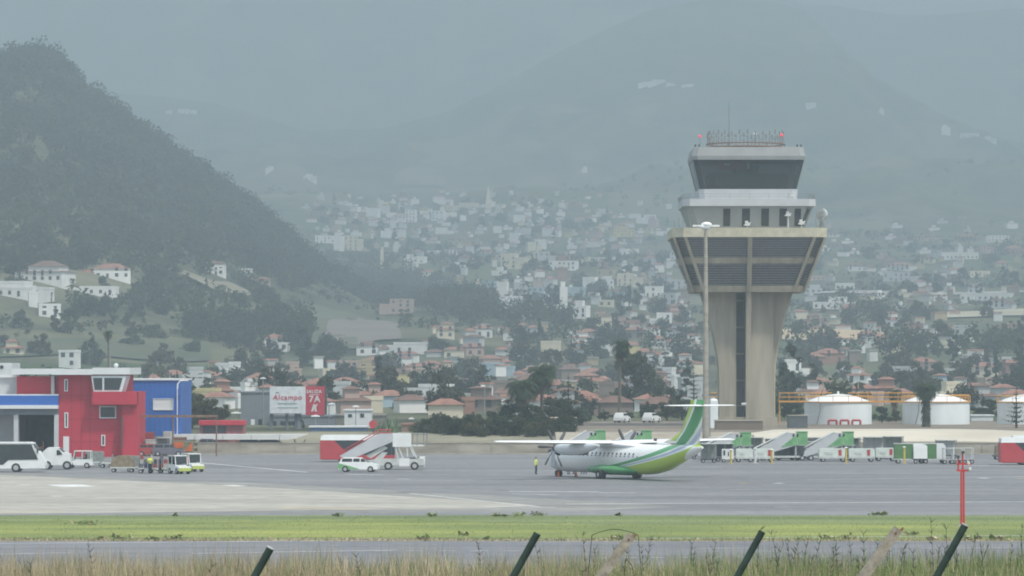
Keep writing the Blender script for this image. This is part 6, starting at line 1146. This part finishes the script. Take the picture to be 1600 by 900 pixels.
for poly, cnt, sp, wr, zone in ZN:
    xs_ = [p[0] for p in poly]; ys_ = [p[1] for p in poly]; k = 0; tries = 0
    while k < cnt and tries < 6000:
        tries += 1; px, py = random.uniform(min(xs_), max(xs_)), random.uniform(min(ys_), max(ys_))
        if not inside((px, py), poly) or any(abs(px-a)*.8 < (sp*.5+ww*.45) and abs(py-b) < sp*.52 for a, b, ww in taken): continue
        v = hit(px, py)
        if v is None: continue
        w_ = random.uniform(*wr); low_ = zone not in ('upper town', 'middle town')
        wc = random.choices(range(11), [16, 14, 12, 9, 9, 7, 4, 4, 3, 3, 1] if not low_ else [7, 3, 12, 8, 12, 13, 3, 9, 2, 6, 1])[0]
        roof = random.choices(['flat', 'red', 'brown'], [6, 3, 2] if not low_ else [3, 6, 3])[0]; st_ = random.choices([1, 1.5, 2, 3], [3, 3, 5, 2 if not low_ else .5])[0]
        if low_: st_ = min(st_, 1.5) if zone not in ('airfield edge', 'tank side') else 1
        t = house(v, max(5.5 if zone in ('airfield edge', 'tank side') else 6.5, w_*v.y/F), st_, wc, roof, random.uniform(-.5, .5), '', 'house', 'houses of the '+zone, None, w_ > 20, fh=2.3 if low_ else 2.6)
        auto.append([t, px, py, wallcols[wc][0], roof, st_, w_, zone]); taken.append((px, py, w_)); HP.append(v); k += 1
ordn = ['first', 'second', 'third', 'fourth', 'fifth', 'sixth', 'seventh', 'eighth', 'ninth', 'tenth', 'eleventh', 'twelfth', 'thirteenth', 'fourteenth', 'fifteenth', 'sixteenth', 'seventeenth', 'eighteenth', 'nineteenth', 'twentieth']
def place_word(px, py, zone):
    if zone == 'upper town': return ('left of the church spire' if px < 745 else 'right of the church spire')+(', high up' if py < 355 else ', lower down')
    if zone == 'middle town': return 'left of the narrow white tower block' if px < 865 else 'just left of the control tower'
    if zone == 'tank side': return 'just above the fuel tanks'
    if zone == 'airfield edge': return 'low behind the billboard' if px < 620 else ('low behind the garden trees' if px < 930 else 'low behind the white bank cars')
    if zone == 'lower town': return 'above the white canopy' if px < 400 else ('above the stair truck' if px < 690 else ('above the garden trees' if px < 920 else 'behind the tall palm'))
    return 'in the upper fields' if py < 450 else ('in the middle fields' if py < 530 else 'above the fuel tanks')
groups_ = {}
for a in auto:
    t, px, py, wc, roof, st_, w_, zone = a; size = 'small' if w_ < sum({'upper town': (9, 23), 'middle town': (12, 28), 'fields beyond the tower': (14, 40), 'lower town': (13, 28), 'airfield edge': (11, 21), 'tank side': (11, 22)}[zone])/2 else 'wide'
    key = f"{size} {wc} {'low' if st_ < 2 else 'tall' if st_ > 2 else 'two-storey'} {'flat-roofed' if roof == 'flat' else roof+'-roofed'} house {place_word(px, py, zone)}"; groups_.setdefault(key, []).append(a)
for key, L_ in groups_.items():
    L_.sort(key=lambda a: a[1])
    for i, a in enumerate(L_): a[0]['label'] = key if len(L_) == 1 else key+f", {ordn[i]} from left"
# beyond the houses built one by one: the smaller, paler rest of the town as one mass
mbx = MB(); nmass = 0
for poly, cnt, sp, wr in ((ZN[0][0], 140, 8, (6, 14)), (ZN[1][0], 66, 11, (7, 16)), ([(1262, 350), (1600, 335), (1640, 590), (1235, 590), (1240, 470)], 100, 12, (7, 24)), (ZN[3][0], 70, 13, (9, 20)), ([(440, 285), (520, 300), (1040, 300), (1050, 340), (500, 322)], 26, 12, (5, 12))):
    xs_ = [p[0] for p in poly]; ys_ = [p[1] for p in poly]; k = 0; tries = 0
    while k < cnt and tries < 5000:
        tries += 1; px, py = random.uniform(min(xs_), max(xs_)), random.uniform(min(ys_), max(ys_)); w_ = random.uniform(*wr)
        if not inside((px, py), poly) or any(abs(px-a) < (w_+ww)*.42 and abs(py-b) < sp*.5 for a, b, ww in taken): continue
        v = hit(px, py)
        if v is None: continue
        wm_ = w_*v.y/F; h_ = random.choice([2.3, 2.6, 3.0, 4.6]) if v.y > 2200 else random.choice([2.2, 2.4, 3.6]); dp = wm_*random.uniform(.5, .8); a_ = random.uniform(-.6, .6); wi = random.choices(range(8), [4, 2, 5, 3, 4, 3, 1, 3])[0]; q_ = Vector((0, dp/2, 0)); q_.rotate(Matrix.Rotation(a_, 3, 'Z'))
        mbx.box((v.x+q_.x, v.y+q_.y, v.z+h_/2-2), (wm_, dp, h_+4), wi, a_)
        red_ = random.random() < (.3 if v.y > 2200 else .6); mbx.box((v.x+q_.x, v.y+q_.y, v.z+h_+.25), (wm_+.6, dp+.6, .5), 8 if red_ else 9, a_, taper=.82 if red_ else 1)
        if w_ > 9 and v.y > 2000: mbx.box((v.x+q_.x+random.uniform(-.2, .2)*wm_, v.y+q_.y, v.z+h_+1), (wm_*.35, dp*.5, 2.2), wi, a_)
        taken.append((px, py, w_)); HP.append(v); k += 1
setp(mbx.build('house_rows', [wm[i] for i in range(8)]+[tile, roofm['flat']]), 'small pale houses filling the gaps of the hillside town', kind='stuff')
# trees among the houses
farw = [mat('wood_canopy_dark', (.056, .066, .045), .95, .2, .02, c2=(.078, .09, .058), island=.08, spec=.05), mat('wood_canopy_green', (.074, .086, .052), .95, .2, .02, c2=(.1, .112, .066), island=.08, spec=.05), mat('wood_canopy_olive', (.095, .098, .055), .95, .2, .02, c2=(.13, .125, .075), island=.08, spec=.05)]
tmesh = []
for k in range(7):
    cl = crown_clumps([4.2, 3.4, 5.0, 2.2, 4.6, 3.0, 1.4][k], [5.5, 6, 5, 9, 4, 5, 8][k], .6, 17, 90+k); V = leaf_cloud(cl, 1100, .6); mbt = MB(); mbt.tube((0, 0, -3), (0, 0, 3.4), .35, .2, 5)
    Vt = []
    for f_ in mbt.f:
        for j in range(1, len(f_)-1): Vt.append([mbt.v[f_[0]], mbt.v[f_[j]], mbt.v[f_[j+1]]])
    A_ = np.concatenate([V, np.array(Vt)]); tmesh.append(fast_mesh('tree', A_.reshape(-1, 3), 3, [[farw[0], farw[1], farw[0], leafd, farw[1], farw[2], leafd][k], bark], [0]*len(V)+[1]*len(Vt)))
tk = ['round dark', 'round green', 'broad dark', 'tall dark', 'broad green', 'olive', 'slim dark cypress-like']
TZ = [(ZN[0][0], 52, 9, 'upper town'), (ZN[1][0], 56, 11, 'middle town'), (ZN[2][0], 60, 13, 'fields beyond the tower'), (ZN[3][0], 48, 14, 'lower town'), ([(0, 400), (420, 400), (500, 480), (560, 560), (250, 585), (0, 565)], 44, 14, 'left slope'), (ZN[4][0], 10, 22, 'airfield edge'), (ZN[5][0], 14, 18, 'tank side')]
atr = []
for poly, cnt, sp, zone in TZ:
    xs_ = [p[0] for p in poly]; ys_ = [p[1] for p in poly]; k = 0; tries = 0; mine = []
    while k < cnt and tries < 5000:
        tries += 1; px, py = random.uniform(min(xs_), max(xs_)), random.uniform(min(ys_), max(ys_))
        if (280 < px < 400 and 425 < py < 480) or (480 < px < 640 and 490 < py < 545): continue
        if not inside((px, py), poly) or any(abs(px-a) < (sp*.4+ww*.42) and -3 < py-b < sp*.4 for a, b, ww in taken) or any((px-a)**2+(py-b)**2 < sp*sp for a, b in mine): continue
        v = hit(px, py)
        if v is None: continue
        j = random.choices(range(7), [5, 4, 5, 2, 3, 3, 2])[0]; s = random.uniform(.75, 1.5); o = bpy.data.objects.new('tree', tmesh[j]); col.objects.link(o); o.location = v; o.rotation_euler.z = random.uniform(0, 6.28); o.scale = (s, s, s*random.uniform(.8, 1.15))
        setp(o, 'x', 'tree', 'trees of the '+zone); atr.append((o, px, py, tk[j]+(' big' if s > 1.15 else ' small'), zone)); mine.append((px, py)); k += 1
def tplace(px, py, zone):
    if zone == 'left slope': return 'near the tan terraces' if px > 230 and py < 500 else ('near the white hillside houses' if py < 500 else 'low on the left slope')
    return place_word(px, py, zone)
groups_ = {}
for a in atr: w_ = a[3].split(); groups_.setdefault(f"{w_[-1]} {' '.join(w_[:-1])} tree {tplace(a[1], a[2], a[4])}", []).append(a)
for key, L_ in groups_.items():
    L_.sort(key=lambda a: a[1])
    for i, a in enumerate(L_): a[0]['label'] = key if len(L_) == 1 else key+f", {ordn[i]} from left"
# fields
FP = []
def fieldp(name, poly, m, off=.6):
    """a field: polygon laid over the terrain where those outlines meet the slope"""
    xs_ = [p[0] for p in poly]; ys_ = [p[1] for p in poly]; nx, ny = 26, 12; mb = MB(); g = {}
    V = [hit(px, py) for px, py in poly]
    if any(v is None for v in V): return
    FP.append([(v.x, v.y) for v in V])
    # subdivide the world polygon between its left and right chains
    n = len(V)//2; A = V[:n]; B = V[n:][::-1]; rg = []
    for j in range(ny+1):
        f_ = j/ny; row = []
        for i in range(nx+1):
            u = i/nx*(n-1); k = min(int(u), n-2); w_ = u-k; a = A[k].lerp(A[k+1], w_); b = B[k].lerp(B[k+1], w_); q = a.lerp(b, f_); row.append((q.x, q.y, float(terrain(q.x, q.y))+off))
        rg.append(row)
    mb.loft(rg, 0, True, False, False); setp(mb.build(name, m), kind='structure')
fd = lambda nm, a, b, s=.02, st=(1, .6, 1): mat(nm, a, .95, .1, s, c2=b, stretch=st)
fieldp('field', [(612, 290), (650, 292), (700, 294), (690, 270), (655, 264), (624, 270)], fd('tan_field', (.12, .125, .08), (.17, .165, .11)), 1.5)
fieldp('field', [(1222, 533), (1300, 536), (1385, 530), (1372, 520), (1300, 517), (1222, 517)], fd('ochre_field', (.42, .3, .18), (.5, .4, .26)), .8)
fieldp('field', [(1465, 499), (1540, 497), (1680, 491), (1680, 484), (1540, 487), (1468, 491)], fd('cream_field', (.36, .34, .25), (.45, .42, .32)), .8)
fieldp('field', [(505, 535), (560, 542), (628, 532), (612, 505), (560, 497), (512, 506)], fd('brown_field', (.15, .13, .12), (.2, .175, .15)), .8)
fieldp('field', [(440, 520), (500, 545), (560, 548), (540, 492), (490, 478), (470, 480)], fd('green_field', (.075, .09, .055), (.11, .115, .07)), .7)
fieldp('field', [(282, 434), (330, 458), (392, 470), (390, 462), (335, 448), (288, 430)], fd('tan_terrace', (.22, .2, .14), (.3, .27, .2)), 2.2)
fieldp('field', [(0, 560), (120, 556), (330, 566), (330, 540), (120, 530), (0, 532)], fd('green_meadow', (.06, .075, .042), (.1, .11, .06)), .6)
fieldp('field', [(420, 575), (600, 568), (820, 575), (800, 560), (600, 556), (420, 562)], fd('green_meadow2', (.065, .08, .045), (.11, .115, .062)), .6)
fieldp('field', [(1390, 525), (1500, 528), (1660, 522), (1660, 508), (1500, 510), (1390, 512)], fd('green_meadow', 0, 0), .6)
fieldp('road', [(1260, 462), (1400, 463), (1660, 458), (1660, 455), (1400, 460), (1260, 459)], fd('pale_road', (.3, .3, .28), (.36, .36, .34)), .9)
def thin_leaf(m, k=.45):
    t_ = m.node_tree; n_ = t_.nodes; b_ = n_['Principled BSDF']; src = b_.inputs['Base Color'].links[0].from_socket; tr_ = n_.new('ShaderNodeBsdfTranslucent'); t_.links.new(src, tr_.inputs[0]); mx_ = n_.new('ShaderNodeMixShader'); mx_.inputs[0].default_value = k
    t_.links.new(b_.outputs[0], mx_.inputs[1]); t_.links.new(tr_.outputs[0], mx_.inputs[2]); t_.links.new(mx_.outputs[0], n_['Material Output'].inputs[0])
for m_ in farw+[leafd, leafm, leafo, frondg]: thin_leaf(m_)
# woods that read as one mass
def wood(name, pts, mat_list, per, size, p_mat, hmin=4, hmax=9):
    Vs = []; n = len(pts); A = np.array(pts); k = np.repeat(np.arange(n), per); m = n*per; hgt = rng.uniform(hmin, hmax, n)[k]; rad = hgt*.42
    d = rng.normal(size=(m, 3)); d /= np.linalg.norm(d, axis=1)[:, None]; r = rng.random(m)**.4; c = A[k]+np.stack([d[:, 0]*rad*r, d[:, 1]*rad*r, hgt*.55+d[:, 2]*hgt*.42*r], -1)
    a = rng.normal(size=(m, 3)); b = rng.normal(size=(m, 3)); a /= np.linalg.norm(a, axis=1)[:, None]; b /= np.linalg.norm(b, axis=1)[:, None]; s = size*(.6+.8*rng.random(m))[:, None]
    V = np.stack([c-a*s*.6, c+a*s*.6, c+b*s], 1); mi = rng.choice(len(mat_list), n, p=p_mat)[k]; o = bpy.data.objects.new(name, fast_mesh(name, V.reshape(-1, 3), 3, mat_list, mi)); col.objects.link(o); setp(o, kind='stuff'); return o
def scatter(n, x0, x1, Y0, Y1, test):
    x = rng.uniform(x0, x1, n); y = rng.uniform(Y0, Y1, n); z = terrain(x, y); k = test(x, y, z); return np.stack([x, y, z], -1)[k]
pxf = lambda x, y: 800+x/y*F
def hclear(x, y, r=15):
    fm = np.zeros(len(x), bool)
    for q in FP:
        bx0, bx1, by0, by1 = min(a[0] for a in q), max(a[0] for a in q), min(a[1] for a in q), max(a[1] for a in q)
        for i_ in np.nonzero((x > bx0) & (x < bx1) & (y > by0-60) & (y < by1))[0]:
            if any(inside((x[i_], y[i_]+o_), q) for o_ in (0, 15, 30, 45, 60)): fm[i_] = True
    H_ = np.array([(a.x, a.y) for a in HP]); dx = np.abs(x[:, None]-H_[None, :, 0]); dy = H_[None, :, 1]-y[:, None]; blocked = ((dx < r*.75) & (dy > -r) & (dy < r*3.2)).any(1); return ~blocked & ~fm
# the wooded hill
Lt = lambda x, y, z: hclear(x, y, 17) & (z-np.interp(y, VY, VZ) > 14) & (fbm(x, y, 120, 55) > -.38)
wood('hill_woodland', scatter(34000, -900, 260, 1450, 2420, Lt), farw, 30, 1.5, [.5, .36, .14], 4, 10)
wood('ridge_woodland', scatter(2600, -760, -60, 2180, 2380, lambda x, y, z: z > 40), farw[:2], 80, 1.3, [.65, .35], 6, 14)
vt = lambda x, y, z: ((y > 1000) | (x < 60)) & (fbm(x, y, 160, 71) > .08+.1*rng.random(len(x))) & hclear(x, y)
wood('valley_woodland', scatter(13000, -650, 900, 680, 4300, vt), farw, 40, 1.2, [.5, .33, .17], 3, 8)
wood('scrub', scatter(9000, -500, 800, 1150, 3600, lambda x, y, z: hclear(x, y, 12)), [farw[1], farw[2], farw[0]], 18, .9, [.4, .3, .3], 1.5, 4)
# belt of dark trees crossing the middle of the picture at the hill's foot
def beltpts(line, wd, n):
    out_ = []
    for _ in range(n):
        i = random.randrange(len(line)-1); f_ = random.random(); px = line[i][0]+(line[i+1][0]-line[i][0])*f_; py = line[i][1]+(line[i+1][1]-line[i][1])*f_+random.gauss(0, wd); v = hit(px, py)
        if v is not None and all((v.x-a.x)**2+(v.y-8-a.y)**2 > 260 for a in HP): out_.append(tuple(v))
    return out_
bp = beltpts([(300, 400), (420, 415), (520, 430), (620, 452), (700, 470), (770, 485)], 14, 420)+beltpts([(290, 520), (400, 530), (480, 530)], 9, 130)+beltpts([(560, 455), (680, 480), (760, 500), (900, 520)], 9, 260)+beltpts([(1240, 555), (1340, 552), (1450, 560), (1600, 565)], 7, 130)+beltpts([(1300, 500), (1350, 505), (1380, 498)], 7, 60)+beltpts([(880, 545), (1080, 560)], 8, 60)
wood('tree_belt', bp, farw[:2], 70, 1.1, [.8, .2], 7, 13)
